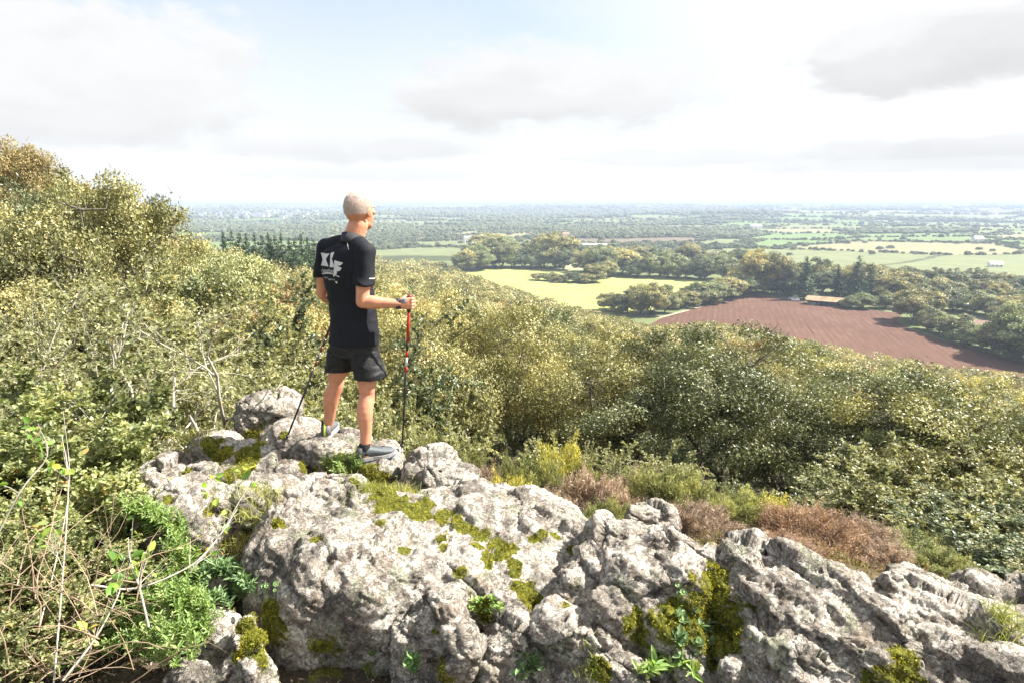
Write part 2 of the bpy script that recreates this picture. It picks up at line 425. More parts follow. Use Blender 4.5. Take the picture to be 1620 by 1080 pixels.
class Geo:
    def __init__(s): s.V = []; s.F = {}; s.n = 0; s.A = []
    def add(s, V, F, a=None):
        V = np.asarray(V); F = np.asarray(F)
        s.V.append(V); s.F.setdefault(F.shape[1], []).append(F + s.n); s.n += len(V)
        s.A.append(np.zeros(len(V)) if a is None else np.broadcast_to(a, (len(V),)))
    def mesh(s, name, smooth=False):
        return mesh_np(name, np.concatenate(s.V), [np.concatenate(f) for f in s.F.values()], smooth, {'rnd': np.concatenate(s.A)})

def grow(rg, base, direc, length, rad, levels, spread=0.7, nseg=4, kids=3, curl=0.25, upw=0.15, shrink=0.62, out=None, lv=0, kstart=0.35):
    """recursive branches; out collects (p0,p1,r0,r1,level); returns tips"""
    if out is None: out = []
    p = np.array(base, float); d = np.array(direc, float); d /= np.linalg.norm(d)
    pts = [p.copy()]; seg = length / nseg
    rads = np.linspace(rad, rad * 0.45, nseg + 1)
    for i in range(nseg):
        d = d + rg.normal(size=3) * curl; d[2] += upw; d /= np.linalg.norm(d)
        q = p + d * seg; out.append((p.copy(), q.copy(), rads[i], rads[i + 1], lv)); p = q; pts.append(p.copy())
    if lv < levels:
        for k in range(kids + (1 if rg.random() < 0.4 else 0)):
            t = kstart + (1 - kstart) * (k + rg.random()) / (kids + 0.5); t = min(t, 0.99)
            i = min(int(t * nseg), nseg - 1); f = t * nseg - i
            b = pts[i] * (1 - f) + pts[i + 1] * f
            dd = (pts[i + 1] - pts[i]); dd /= np.linalg.norm(dd)
            nd = dd + rg.normal(size=3) * spread
            grow(rg, b, nd, length * shrink * (0.75 + 0.5 * rg.random()), rads[i] * 0.6, levels, spread, nseg, kids, curl, upw, shrink, out, lv + 1, 0.2)
    return out
def seg_arrays(out):
    return (np.array([o[0] for o in out]), np.array([o[1] for o in out]), np.array([o[2] for o in out]), np.array([o[3] for o in out]), np.array([o[4] for o in out]))

# ------------------------------------------------------------------ trees
# autumn-tinted oak leaves: olive, yellow-green, a few ochre
OAK = [(0.0, (.085, .090, .032)), (0.3, (.21, .205, .080)), (0.55, (.36, .335, .14)), (0.78, (.50, .44, .20)), (0.93, (.52, .42, .19)), (1.0, (.50, .30, .10))]
OAKG = [(0.0, (.07, .085, .034)), (0.4, (.19, .205, .09)), (0.75, (.36, .37, .17)), (1.0, (.52, .49, .24))]
OAKB = [(0.0, (.12, .10, .04)), (0.4, (.28, .22, .09)), (0.75, (.42, .32, .13)), (1.0, (.52, .37, .15))]
HOLLY = [(0.0, (.05, .07, .035)), (0.5, (.15, .18, .095)), (1.0, (.36, .38, .22))]
DARKG = [(0.0, (.075, .095, .045)), (0.5, (.18, .21, .10)), (1.0, (.34, .36, .18))]
FIRG = [(0.0, (.03, .055, .025)), (0.5, (.06, .10, .042)), (1.0, (.12, .165, .07))]
M_OAK = leaf_mat('oak_leaves', OAK, rough=0.42, trans=0.17, obvar=0.13)
M_OAKG = leaf_mat('green_oak_leaves', OAKG, rough=0.40, trans=0.16, obvar=0.12)
M_OAKB = leaf_mat('brown_oak_leaves', OAKB, rough=0.5, trans=0.18, obvar=0.13)
M_HOLLY = leaf_mat('glossy_leaves', HOLLY, rough=0.38, trans=0.2, obvar=0.1, spec=0.4)
M_DARK = leaf_mat('dark_green_leaves', DARKG, rough=0.5, trans=0.25, obvar=0.2)
M_FIR = leaf_mat('conifer_needles', FIRG, rough=0.6, trans=0.15, obvar=0.15)
M_BARK = bark_mat('bark', (.06, .05, .038), (.17, .15, .12))
M_PALEBARK = bark_mat('pale_bark', (.20, .18, .15), (.42, .39, .34))

def broad_tree(seed, h=7.0, rad=3.2, nclump=130, per=260, leaf=0.08, mats=(M_OAK, M_BARK), trunk_h=0.3, flat=0.62, clump=0.2, twigs=260, aspect=0.55, name='oak_tree', low=0.0, shell=0.5):
    rg = np.random.default_rng(seed)
    root = empty(name)
    cz = h * (trunk_h + (1 - trunk_h) * 0.5); rz_ = h * (1 - trunk_h) * 0.5 + low
    # crown made of several lobes
    nl = 7 if h > 10 else 10
    ls = 1.0 if h > 10 else 0.78
    lobes = []
    for k in range(nl):
        a = 2 * PI * k / nl + rg.random(); q = rad * (0.42 + 0.25 * rg.random()) * (1.0 if h > 10 or k % 3 else 0.55) * (1 if h > 10 else 1.12)
        lobes.append((np.array([math.cos(a) * q, math.sin(a) * q, cz + rz_ * rg.uniform(-0.35, 0.35)]), rad * rg.uniform(0.36, 0.54) * ls))
    lobes.append((np.array([0, 0, cz + rz_ * 0.35]), rad * 0.6 * ls))
    cc = []
    while len(cc) < nclump:
        c, rr = lobes[rg.integers(len(lobes))]
        d = rg.normal(size=3); d /= np.linalg.norm(d); d[2] = d[2] * flat + 0.08
        q = c + d * rr * (shell + (1 - shell) * rg.random() ** 0.5)
        if q[2] > h * (0.12 if trunk_h > 0.05 else 0.05): cc.append(q)
    cc = np.array(cc)
    # limbs
    out = []
    th = h * max(trunk_h, 0.12)
    trunk = []
    p = np.array([0, 0, -0.6]); r0 = h * 0.022
    for i in range(5):
        q = p + np.array([rg.normal() * 0.05 * h / 5, rg.normal() * 0.05 * h / 5, (th + 0.6) / 5]); trunk.append((p, q, r0 * (1 - i * 0.09), r0 * (1 - (i + 1) * 0.09), 0)); p = q
    top = p
    limbs = []
    for k, (c, rr) in enumerate(lobes):
        s = trunk[rg.integers(2, 5)][1]; n = 5; pp = s.copy(); r = r0 * 0.55
        mid = (s + c) / 2 + rg.normal(size=3) * 0.1 * rad + np.array([0, 0, -0.12 * rad])
        for i in range(1, n + 1):
            t_ = i / n; q = (1 - t_) ** 2 * s + 2 * t_ * (1 - t_) * mid + t_ * t_ * c + rg.normal(size=3) * 0.03 * rad
            limbs.append((pp.copy(), q.copy(), r * (1 - 0.16 * (i - 1)), r * (1 - 0.16 * i), 1)); pp = q
        limbs.append((pp, pp + rg.normal(size=3) * 0.03 * rad, r * 0.2, r * 0.1, 1))
    ends = np.array([l[1] for l in limbs])
    for c in cc:
        d = np.linalg.norm(ends - c, axis=1); e = ends[np.argmin(d)]
        m_ = (e + c) / 2 + rg.normal(size=3) * 0.06 * rad
        tk = 0.55 if nclump > 250 else 1.0; limbs.append((e, m_, r0 * 0.16 * tk, r0 * 0.10 * tk, 2)); limbs.append((m_, c, r0 * 0.10 * tk, r0 * 0.03 * tk, 2))
    g = Geo(); P0, P1, A, B, _ = seg_arrays(trunk); g.add(*prisms(P0, P1, A, B, 8)); trm = g.mesh(name + '_trunk', True)
    g = Geo(); P0, P1, A, B, _ = seg_arrays(limbs); g.add(*prisms(P0, P1, A, B, 4))
    if twigs:
        k = rg.integers(len(cc), size=twigs); s = cc[k] + rg.normal(size=(twigs, 3)) * clump * rad * 0.35
        e = s + (np.clip(rg.normal(size=(twigs, 3)), -1.4, 1.4) + [0, 0, 0.3]) * rad * 0.05
        g.add(*prisms(s, e, r0 * 0.035 + 0.003, r0 * 0.01 + 0.001, 3))
    lim = g.mesh(name + '_limbs', True)
    g = Geo()
    n = len(cc) * per; k = np.repeat(np.arange(len(cc)), per)
    csz = rad * clump * rg.uniform(0.65, 1.35, len(cc))
    off = rg.normal(size=(n, 3)); off /= np.linalg.norm(off, axis=1)[:, None]; off *= (rg.random(n) ** 0.45)[:, None]
    off[:, 2] *= 0.62
    C = cc[k] + off * csz[k][:, None] + rg.normal(size=(n, 3)) * csz[k][:, None] * 0.08
    li = np.array([np.argmin([np.linalg.norm((q - c) / rr) for c, rr in lobes]) for q in cc]); lc = np.array([l[0] for l in lobes])[li][k]
    ro = C - lc; ro /= np.linalg.norm(ro, axis=1)[:, None] + 1e-9; on = off / (np.linalg.norm(off, axis=1)[:, None] + 1e-9)
    V, F = leaves(C, leaf, aspect, up=0.1, rg=rg, outdir=rg.normal(size=(n, 3)), outw=0.3, nout=ro * 0.8 + on * 0.7, nw=1.0, normal_up=0.25)
    hue = np.clip(0.36 + 0.17 * rg.normal(size=len(cc)), 0, 1)[k] + 0.14 * rg.normal(size=n)
    g.add(V, F, np.repeat(np.clip(hue, 0, 1), 4))
    crm = g.mesh(name + '_crown')
    tr = link('trunk', trm, mats[1], root); link('limb', lim, mats[1], tr); link('crown', crm, mats[0], root)
    return root

def conifer(seed, h=14, rad=3.2, tiers=22, name='fir_tree', per=150, leaf=0.5, mat=None, droop=0.25):
    rg = np.random.default_rng(seed); root = empty(name)
    g = Geo(); g.add(*prisms([[0, 0, -0.5]], [[0, 0, h * 0.97]], h * 0.018, h * 0.003, 7)); trm = g.mesh(name + '_trunk', True)
    C = []; O = []; P0 = []; P1 = []
    for i in range(tiers):
        t_ = i / (tiers - 1); z = h * (0.12 + 0.86 * t_); r = rad * (1 - t_) ** 0.8 * rg.uniform(0.8, 1.15) + 0.12
        nb = max(4, int(9 * (1 - t_)) + 3)
        for b in range(nb):
            a = rg.random() * 2 * PI; L = r * rg.uniform(0.7, 1.12); d = np.array([math.cos(a), math.sin(a), 0])
            e = np.array([0, 0, z]) + d * L + np.array([0, 0, -droop * L + rg.normal() * 0.2]); P0.append([0, 0, z]); P1.append(e)
            m_ = max(6, int(per * L / rad / 3)); s = rg.random(m_) ** 0.6
            w = np.array([-d[1], d[0], 0])
            c = np.array([0, 0, z]) + (e - np.array([0, 0, z]))[None] * s[:, None] + w[None] * (rg.normal(size=m_) * 0.14 * L * (1.1 - s))[:, None] + rg.normal(size=(m_, 3)) * 0.08 * rad * [1, 1, 0.6]
            C.append(c); O.append(np.tile(d, (m_, 1)))
    C = np.concatenate(C); O = np.concatenate(O)
    V, F = leaves(C, leaf, 0.45, up=-0.1, rg=rg, outdir=O, outw=1.2, normal_up=1.0)
    g.add(*prisms(np.array(P0), np.array(P1), 0.05, 0.015, 3))
    trm = g.mesh(name + '_trunk', True)
    g2 = Geo(); g2.add(V, F, np.repeat(np.clip(0.45 + 0.25 * rg.normal(size=len(C)), 0, 1), 4)); crm = g2.mesh(name + '_crown')
    link('trunk', trm, M_BARK, root); link('crown', crm, mat or M_FIR, root)
    return root

# ---- registry: one prototype per variant, first use moves the prototype itself
def ztop(root):
    z = []
    for ch in root.children:
        n = len(ch.data.vertices); V = np.empty(n * 3, np.float32); ch.data.vertices.foreach_get('co', V); z.append(np.percentile(V[2::3], 99.9))
    return max(z)
class Proto:
    @property
    def top(s):
        if s.root is None: s.root = s.maker()
        if not hasattr(s, '_t'): s._t = ztop(s.root)
        return s._t

    def __init__(s, maker): s.maker = maker; s.root = None; s.used = False
    def place(s, loc, rz, sc):
        if s.root is None: s.root = s.maker()
        if not s.used:
            s.used = True; s.root.location = loc; s.root.rotation_euler = (0, 0, rz); s.root.scale = sc if hasattr(sc, '__len__') else (sc, sc, sc); return s.root
        return copy_thing(s.root, loc, rz, sc)

near_p = [Proto(lambda k=k: broad_tree(100 + k, 6.2, 2.9, 180, 400, 0.062, mats=((M_OAK, M_BARK), (M_OAKG, M_BARK), (M_HOLLY, M_BARK), (M_OAKB, M_BARK), (M_OAKG, M_PALEBARK))[k], twigs=500, trunk_h=0.10, clump=0.155, shell=0.55)) for k in range(5)]
hero_p = [Proto(lambda k=k: broad_tree(150 + k, 7.4, 3.7, 300, 330, 0.062, mats=((M_OAK, M_BARK), (M_OAKG, M_BARK))[k], twigs=1400, trunk_h=0.20, clump=0.125, shell=0.6)) for k in range(2)]
mid_p = [Proto(lambda k=k: broad_tree(200 + k, 7.4, 3.5, 150, 150, 0.15, mats=((M_OAK, M_BARK), (M_OAKG, M_BARK), (M_OAKB, M_BARK), (M_OAK, M_BARK))[k], twigs=160, trunk_h=0.10, clump=0.155, shell=0.55)) for k in range(4)]
val_p = [Proto(lambda k=k: broad_tree(300 + k, 11, 5.4, 230, 170, 0.34, mats=((M_DARK, M_BARK), (M_OAKG, M_BARK), (M_OAK, M_BARK))[k], twigs=0, trunk_h=0.0, clump=0.19, low=0.0, shell=0.6, flat=0.85, name='hedgerow_tree')) for k in range(3)]
fir_p = [Proto(lambda k=k: conifer(400 + k, 14, (2.6, 4.4)[k])) for k in range(2)]
pine_p = [Proto(lambda: conifer(420, 9, 2.4, 16, 'pine_tree', 130, 0.4, droop=-0.1))]
# ------------------------------------------------------------------ rocks of the outcrop
from mathutils.bvhtree import BVHTree
def loft(rings, k=20, power=2.0):
    """rings: (centre, X, Y) ; closed tube with capped ends. power > 2 gives boxier sections"""
    an = np.arange(k) * 2 * PI / k; c = np.cos(an); s = np.sin(an)
    cx = np.sign(c) * np.abs(c) ** (2 / power); sy = np.sign(s) * np.abs(s) ** (2 / power)
    V = np.concatenate([np.array(C)[None] + cx[:, None] * np.array(X)[None] + sy[:, None] * np.array(Y)[None] for C, X, Y in rings])
    n = len(rings); b = (np.arange(n - 1) * k)[:, None]; i = np.arange(k)[None]; i2 = (i + 1) % k
    F = np.stack([b + i, b + i2, b + k + i2, b + k + i], -1).reshape(-1, 4)
    V = np.concatenate([V, [np.array(rings[0][0], float)], [np.array(rings[-1][0], float)]])
    c0 = n * k; T = np.concatenate([np.stack([(i + 1)[0] % k, i[0], np.full(k, c0)], 1), np.stack([i[0] + (n - 1) * k, (i + 1)[0] % k + (n - 1) * k, np.full(k, c0 + 1)], 1)])
    return V, F, T
def add_loft(g, rings, k=20, power=2.0):
    V, F, T = loft(rings, k, power); n0 = g.n
    g.V.append(V); g.F.setdefault(4, []).append(F + n0); g.F.setdefault(3, []).append(T + n0); g.n += len(V); g.A.append(np.zeros(len(V)))
def limb_rings(pts, radii, flat=1.0, flatdir=None, sub=4):
    """round tube through points with a smooth path; flat<1 squashes it along flatdir"""
    P = np.array([tuple(p) for p in pts], float); rr = np.array(radii, float)
    n = len(P); t = np.linspace(0, n - 1, (n - 1) * sub + 1); i = np.clip(t.astype(int), 0, n - 2); f = (t - i)[:, None]
    pm = np.concatenate([[2 * P[0] - P[1]], P, [2 * P[-1] - P[-2]]])
    a, b, c, d = pm[i], pm[i + 1], pm[i + 2], pm[i + 3]
    Q = 0.5 * ((2 * b) + (-a + c) * f + (2 * a - 5 * b + 4 * c - d) * f ** 2 + (-a + 3 * b - 3 * c + d) * f ** 3)
    fs = f[:, 0] * f[:, 0] * (3 - 2 * f[:, 0]); rad = rr[i] * (1 - fs) + rr[i + 1] * fs
    D = np.gradient(Q, axis=0); D /= np.linalg.norm(D, axis=1)[:, None] + 1e-9
    ref = np.array(flatdir if flatdir is not None else (0.31, 0.9, 0.1), float)
    out = []
    for q, dd, r in zip(Q, D, rad):
        Y = ref - ref.dot(dd) * dd; Y /= np.linalg.norm(Y) + 1e-9; X = np.cross(Y, dd)
        out.append((q, X * r, Y * r * flat))
    # rounded ends
    def cap(q, dd, X, Y, sgn): return [(q + dd * sgn * np.linalg.norm(X) * h, X * w, Y * w) for h, w in ((0.35, 0.92), (0.7, 0.68), (0.9, 0.35))]
    s = cap(out[0][0], D[0], out[0][1], out[0][2], -1)[::-1]; e = cap(out[-1][0], D[-1], out[-1][1], out[-1][2], 1)
    return s + out + e
def ell(g, c, r, rot=None, k=24, n=14, power=2.0, vpower=2.0):
    M = np.array(rot) if rot is not None else np.eye(3)
    rings = []
    for j in range(1, n):
        t = PI * j / n - PI / 2; cz = math.cos(t) ** (2 / vpower); sz = math.copysign(abs(math.sin(t)) ** (2 / vpower), t)
        rings.append((np.array(c) + M @ np.array([0, 0, r[2] * sz]), M @ np.array([r[0] * cz, 0, 0]), M @ np.array([0, r[1] * cz, 0])))
    add_loft(g, rings, k, power)
def remesh(g, voxel, name='tmp', smooth_it=0):
    me = g.mesh(name, True); o = bpy.data.objects.new(name, me); col.objects.link(o)
    m = o.modifiers.new('r', 'REMESH'); m.mode = 'VOXEL'; m.voxel_size = voxel; m.use_smooth_shade = True
    if smooth_it:
        s = o.modifiers.new('s', 'SMOOTH'); s.iterations = smooth_it; s.factor = 0.5
    dg = bpy.context.evaluated_depsgraph_get(); ev = o.evaluated_get(dg); out = bpy.data.meshes.new_from_object(ev, preserve_all_data_layers=True, depsgraph=dg)
    bpy.data.objects.remove(o); bpy.data.meshes.remove(me); return out
def get_vn(me):
    n = len(me.vertices); V = np.empty(n * 3, np.float32); me.vertices.foreach_get('co', V)
    N = np.empty(n * 3, np.float32); me.vertex_normals.foreach_get('vector', N); return V.reshape(-1, 3).astype(float), N.reshape(-1, 3).astype(float)
def set_v(me, V): me.vertices.foreach_set('co', np.asarray(V, np.float32).ravel()); me.update()

def rotm(yaw, tilt=0, roll=0): return np.array(Euler((R(tilt), R(roll), R(yaw)), 'XYZ').to_matrix())
BED = np.array(Euler((R(-18), R(28), R(-25)), 'XYZ').to_matrix())     # the tilt of the bedding

# moss cushions: where it grows on the stone (point, radius)
MOSS = []
MOSSPX = []
def mossat(u, v, y, r): MOSSPX.append((u, v, r))
for a in [(330, 705, 4.1, .10), (352, 718, 4.0, .13), (392, 726, 3.95, .16), (400, 688, 4.4, .10), (372, 745, 3.8, .10), (415, 700, 4.3, .09), (530, 735, 4.1, .12), (575, 752, 4.0, .16), (600, 775, 3.9, .15), (620, 798, 3.7, .15), (660, 805, 3.6, .13), (700, 815, 3.55, .09), (735, 835, 3.4, .09), (765, 850, 3.35, .08), (800, 872, 3.2, .09), (815, 893, 3.05, .07), (830, 940, 2.9, .09), (850, 850, 3.4, .06), (875, 845, 3.5, .05),
          (700, 848, 3.3, .05), (770, 885, 3.1, .06), (745, 842, 3, .06), (755, 862, 3, .05), (782, 858, 3, .06), (790, 880, 3, .05), (720, 822, 3, .06), (680, 798, 3, .08), (640, 790, 3, .08), (812, 905, 3, .05), (842, 948, 3, .06), (818, 930, 3, .05), (860, 842, 3, .05), (840, 855, 3, .04), (730, 905, 3, .05), (765, 965, 3, .07), (700, 868, 3, .04), (605, 755, 3, .07), (560, 765, 3, .06), (500, 745, 3, .05), (1005, 968, 3, .06), (895, 955, 3, .03), (345, 700, 3, .06), (450, 690, 3, .05), (480, 738, 4.0, .07), (500, 855, 3.2, .045), (600, 830, 3.4, .05), (320, 885, 3.0, .12), (375, 885, 3.0, .14), (395, 850, 3.2, .10), (330, 805, 3.4, .07), (295, 745, 3.7, .05), (440, 830, 3.3, .07), (265, 790, 3.4, .05), (430, 985, 2.5, .16), (520, 1030, 2.5, .14), (400, 1010, 2.5, .15), (1120, 965, 2.75, .26), (1080, 985, 2.7, .2), (1150, 1010, 2.6, .2), (1000, 985, 2.75, .08), (1430, 1050, 2.45, .10), (1400, 1075, 2.4, .12),
          (950, 1060, 2.45, .08), (700, 1070, 2.45, .10), (690, 1000, 2.5, .04), (215, 860, 3.0, .12), (235, 820, 3.2, .12), (905, 870, 3.3, .04), (640, 870, 3.2, .04), (1010, 1000, 2.7, .1)]: mossat(*a)
def moss_field(V, N):
    m = np.zeros(len(V))
    for c, r in MOSS: m = np.maximum(m, np.exp(-((V - c) ** 2).sum(1) / (r * r) * 0.9))
    nz = fbm(V * 11, octv=4); nz2 = fbm(V * 3.1 + 9, octv=3)
    crev = np.clip(0.35 - 0.6 * nz2, 0, 1) * 0.10
    return np.clip(m * 1.45 + 0.60 * nz - 0.50 + crev, 0, 1) * np.clip(0.55 + N[:, 2] * 0.9, 0.1, 1)

def rock_mat():
    m, t, b = new_mat('lichened_quartzite')
    g = t.node('ShaderNodeNewGeometry'); P = g.outputs['Position']
    mo = t.node('ShaderNodeAttribute', attribute_name='moss')
    n1 = t.noise(P, 3.2, 7, 0.62, 0.5); n2 = t.noise(P, 14, 8, 0.7, 0.3); n3 = t.noise(P, 55, 6, 0.7); n4 = t.noise(t.vmath('ADD', P, (7, 3, 1)), 7, 8, 0.66, 0.8)
    base = t.ramp(n1, [(0.30, (.17, .155, .14)), (0.45, (.30, .27, .24)), (0.58, (.40, .36, .315)), (0.72, (.29, .24, .18))])
    # pink-brown stained stone
    base = t.mix(t.maprange(n4, 0.52, 0.68, 0, 0.55), base, (.20, .14, .095, 1))
    # crustose lichen: pale plates with ragged rims
    pl = t.maprange(t.math('ADD', n2, t.math('MULTIPLY', t.math('SUBTRACT', n1, 0.5), 0.7)), 0.485, 0.52, 0, 1)
    base = t.mix(t.math('MULTIPLY', pl, 0.85), base, t.ramp(n3, [(0.3, (.46, .43, .395)), (0.7, (.72, .685, .63))]))
    # grey-green lichen
    gl = t.maprange(t.noise(t.vmath('ADD', P, (3, 9, 5)), 6.0, 9, 0.72, 0.6), 0.56, 0.60, 0, 1)
    base = t.mix(t.math('MULTIPLY', gl, 0.75), base, t.ramp(n3, [(0.3, (.18, .20, .14)), (0.7, (.34, .36, .26))]))
    # black specks and pits
    vo = t.node('ShaderNodeTexVoronoi', feature='F1'); t.link(P, vo.inputs['Vector']); vo.inputs['Scale'].default_value = 42
    n5 = t.noise(P, 24, 6, 0.75)
    bl = t.maprange(n5, 0.585, 0.65, 0, 0.8)
    base = t.mix(bl, base, (.045, .04, .035, 1))
    base = t.mix(t.maprange(n3, 0.56, 0.68, 0, 0.7), base, (.11, .10, .09, 1))
    # dark algae film in broad sheets
    base = t.mix(t.maprange(t.noise(t.vmath('ADD', P, (1, 2, 3)), 2.3, 8, 0.68, 1.0), 0.53, 0.63, 0, 0.7), base, (.12, .11, .10, 1))
    base = t.mix(1.0, base, (.91, .885, .835, 1), 'MULTIPLY')
    # moss
    mc = t.ramp(t.noise(P, 30, 5, 0.7), [(0.25, (.04, .055, .010)), (0.5, (.125, .13, .015)), (0.75, (.30, .27, .03))])
    mf = t.maprange(t.math('ADD', mo.outputs['Fac'], t.math('MULTIPLY', t.math('SUBTRACT', n3, 0.5), 0.5)), 0.16, 0.32, 0, 1)
    base = t.mix(mf, base, mc)
    t.link(base, b.inputs['Base Color']); b.inputs['Roughness'].default_value = 0.88; b.inputs['Specular IOR Level'].default_value = 0.25
    h = t.math('ADD', t.math('MULTIPLY', n2, 1.0), t.math('ADD', t.math('MULTIPLY', n3, 0.35), t.math('MULTIPLY', t.noise(P, 130, 3, 0.6), 0.16)))
    h = t.math('ADD', h, t.math('MULTIPLY', pl, 0.10))
    ck = t.math('ABSOLUTE', t.math('SUBTRACT', t.noise(P, 9, 6, 0.62, 0.4), 0.5)); h = t.math('SUBTRACT', h, t.maprange(ck, 0.0, 0.016, 1.2, 0.0))
    ck2 = t.math('ABSOLUTE', t.math('SUBTRACT', t.noise(t.vmath('ADD', P, (5, 1, 8)), 26, 5, 0.6, 0.2), 0.5)); h = t.math('SUBTRACT', h, t.maprange(ck2, 0.0, 0.03, 0.35, 0.0))
    bp = t.node('ShaderNodeBump'); bp.inputs['Strength'].default_value = 1.0; bp.inputs['Distance'].default_value = 0.017
    t.link(h, bp.inputs['Height']); t.link(bp.outputs[0], b.inputs['Normal'])
    return m
M_ROCK = rock_mat()
ROCKS = []
def facet(P, freq, off, slope, seed):
    Q = P * freq; I = np.floor(Q).astype(np.int64); d1 = np.full(len(Q), 99.0); C = np.zeros_like(Q); Hh = np.zeros(len(Q), np.int64); d2 = d1.copy()
    for dx in (-1, 0, 1):
        for dy in (-1, 0, 1):
            for dz in (-1, 0, 1):
                h = _prm[(_prm[(_prm[(I[:, 0] + dx + 97 * seed) & 4095] + I[:, 1] + dy) & 4095] + I[:, 2] + dz) & 4095]
                c = I + np.array([dx, dy, dz]) + 0.5 + _grd[h] * 0.45
                d = ((c - Q) ** 2).sum(1); nw = d < d1
                d2 = np.where(nw, d1, np.minimum(d2, d)); C = np.where(nw[:, None], c, C); Hh = np.where(nw, h, Hh); d1 = np.where(nw, d, d1)
    rel = (Q - C) / freq; edge = np.sqrt(d2) - np.sqrt(d1)
    g = _grd[(Hh + 11) & 4095]
    v = off * ((Hh % 64) / 64.0 - 0.5) + slope * (rel * g).sum(1)
    return v - off * 0.35 * (1 - sstep(0.0, 0.12, edge))
def rock(name, label, lumps, voxel=0.012, amp=1.0, seed=0, strat=1.0, group=None):
    g = Geo()
    for L in lumps:
        u, v, y, rx, ry, rz = L[:6]; yaw = L[6] if len(L) > 6 else 0; tilt = L[7] if len(L) > 7 else 0; roll = L[8] if len(L) > 8 else 0
        p = np.array(pt(u, v, y)); M = rotm(yaw, tilt, roll)
        ell(g, p - np.array([0, 0, rz * 0.92]), (rx, ry, rz), M, 28, 16, 2.7, 2.6)
    me = remesh(g, voxel * .9, name, 2)
    V, N = get_vn(me); S = V + seed * 5.7
    w = S + 0.05 * np.stack([pnoise(S * 3.2), pnoise(S * 3.2 + 5), pnoise(S * 3.2 + 9)], 1)
    B = w @ BED
    # fractured blocks: every cell of stone keeps its own plane, a step parts it from the next
    d = 0.04 * fbm(S * 1.7, octv=2)
    d += facet(B, np.array([1.9, 3.0, 4.6]) , 0.065, 0.25, 1)
    d += facet(B + 3.3, np.array([5.0, 8.0, 13.0]), 0.015, 0.16, 2) * (0.45 + 0.8 * np.clip(pnoise(S * 1.6 + 4) + 0.3, 0, 1))
    d += facet(S + 0.02 * np.stack([pnoise(S * 9), pnoise(S * 9 + 5), pnoise(S * 9 + 9)], 1), np.array([17., 19, 24]), 0.007, 0.20, 3)
    st = fbm(B * np.array([1.4, 5.0, 13.0]), octv=4, gain=0.6)
    d += strat * 0.015 * st
    cr = 1 - np.clip(np.abs(pnoise(B * np.array([0.9, 2.0, 4.6]) + 3)) / 0.035, 0, 1)
    d -= 0.06 * cr * np.clip(0.4 + 1.5 * pnoise(S * 1.3 + 3), 0, 1) * strat
    d += 0.007 * fbm(S * 15, octv=4, gain=0.62)
    V2 = V + N * (d * amp)[:, None]
    set_v(me, V2); V, N = get_vn(me)
    V3 = V + N * (0.0055 * fbm(V * 50, octv=3, gain=0.7))[:, None]
    set_v(me, V3)
    me.materials.clear(); o = link(name, me, M_ROCK)
    me.polygons.foreach_set('use_smooth', np.ones(len(me.polygons), bool))
    setp(o, label, 'rock', group); ROCKS.append([o, V3, N, None]); return o

rock('rock', 'rounded grey boulder behind the hiker, at the far edge of the outcrop', [
    (412, 624, 4.9, .20, .2, .22, 10), (445, 622, 5.0, .17, .2, .18, -20), (395, 640, 4.8, .13, .16, .2, 5)], 0.012, 0.7, 1)
rock('rock_slab', 'long pale slab under the hiker feet with a dark undercut face', [
    (470, 672, 4.65, .28, .26, .26, -12, 0, 8), (530, 689, 4.5, .33, .24, .28, -10), (600, 701, 4.38, .20, .22, .25, 0), (560, 716, 4.28, .30, .17, .26, -5), (600, 722, 4.22, .17, .16, .2), (500, 696, 4.36, .22, .14, .24, -15), (430, 660, 4.85, .20, .2, .2)], 0.012, 0.42, 2)
rock('boulder', 'pale angular boulder on which the mossy ledge ends, beside the shoe of the hiker', [
    (685, 717, 4.1, .20, .22, .22, 15, 0, -8), (725, 738, 3.98, .18, .17, .18, -20), (655, 735, 4.0, .11, .13, .17, 0)], 0.012, 0.6, 3)
rock('mossy_rock', 'low rock with yellow moss cushions between the walking pole and the grey boulder', [
    (335, 690, 4.25, .22, .2, .2, 5), (390, 706, 4.1, .26, .2, .2, -15), (445, 726, 3.95, .20, .18, .2, -20), (365, 740, 3.85, .16, .12, .14)], 0.012, 0.6, 4)
rock('rock', 'dark grey hummocked boulder at the bushes end of the outcrop', [
    (262, 726, 3.85, .20, .2, .22, 10), (318, 732, 3.75, .13, .12, .17, -20), (240, 745, 3.7, .12, .14, .2)], 0.011, 0.6, 5)
rock('rock', 'white blocky boulder standing in front of the dark grey one', [
    (290, 765, 3.55, .22, .2, .25, -10), (330, 778, 3.45, .14, .13, .22, 10), (265, 790, 3.4, .14, .14, .24), (300, 800, 3.32, .16, .12, .22)], 0.011, 0.65, 6)
rock('rock_ledge', 'flat cracked ledge of pale stone between white boulder and main block', [
    (420, 755, 3.7, .26, .16, .16, -18), (475, 768, 3.62, .18, .16, .15, -10), (380, 772, 3.55, .16, .12, .14, -10), (530, 760, 3.78, .2, .16, .14)], 0.012, 0.5, 7, 1.4)
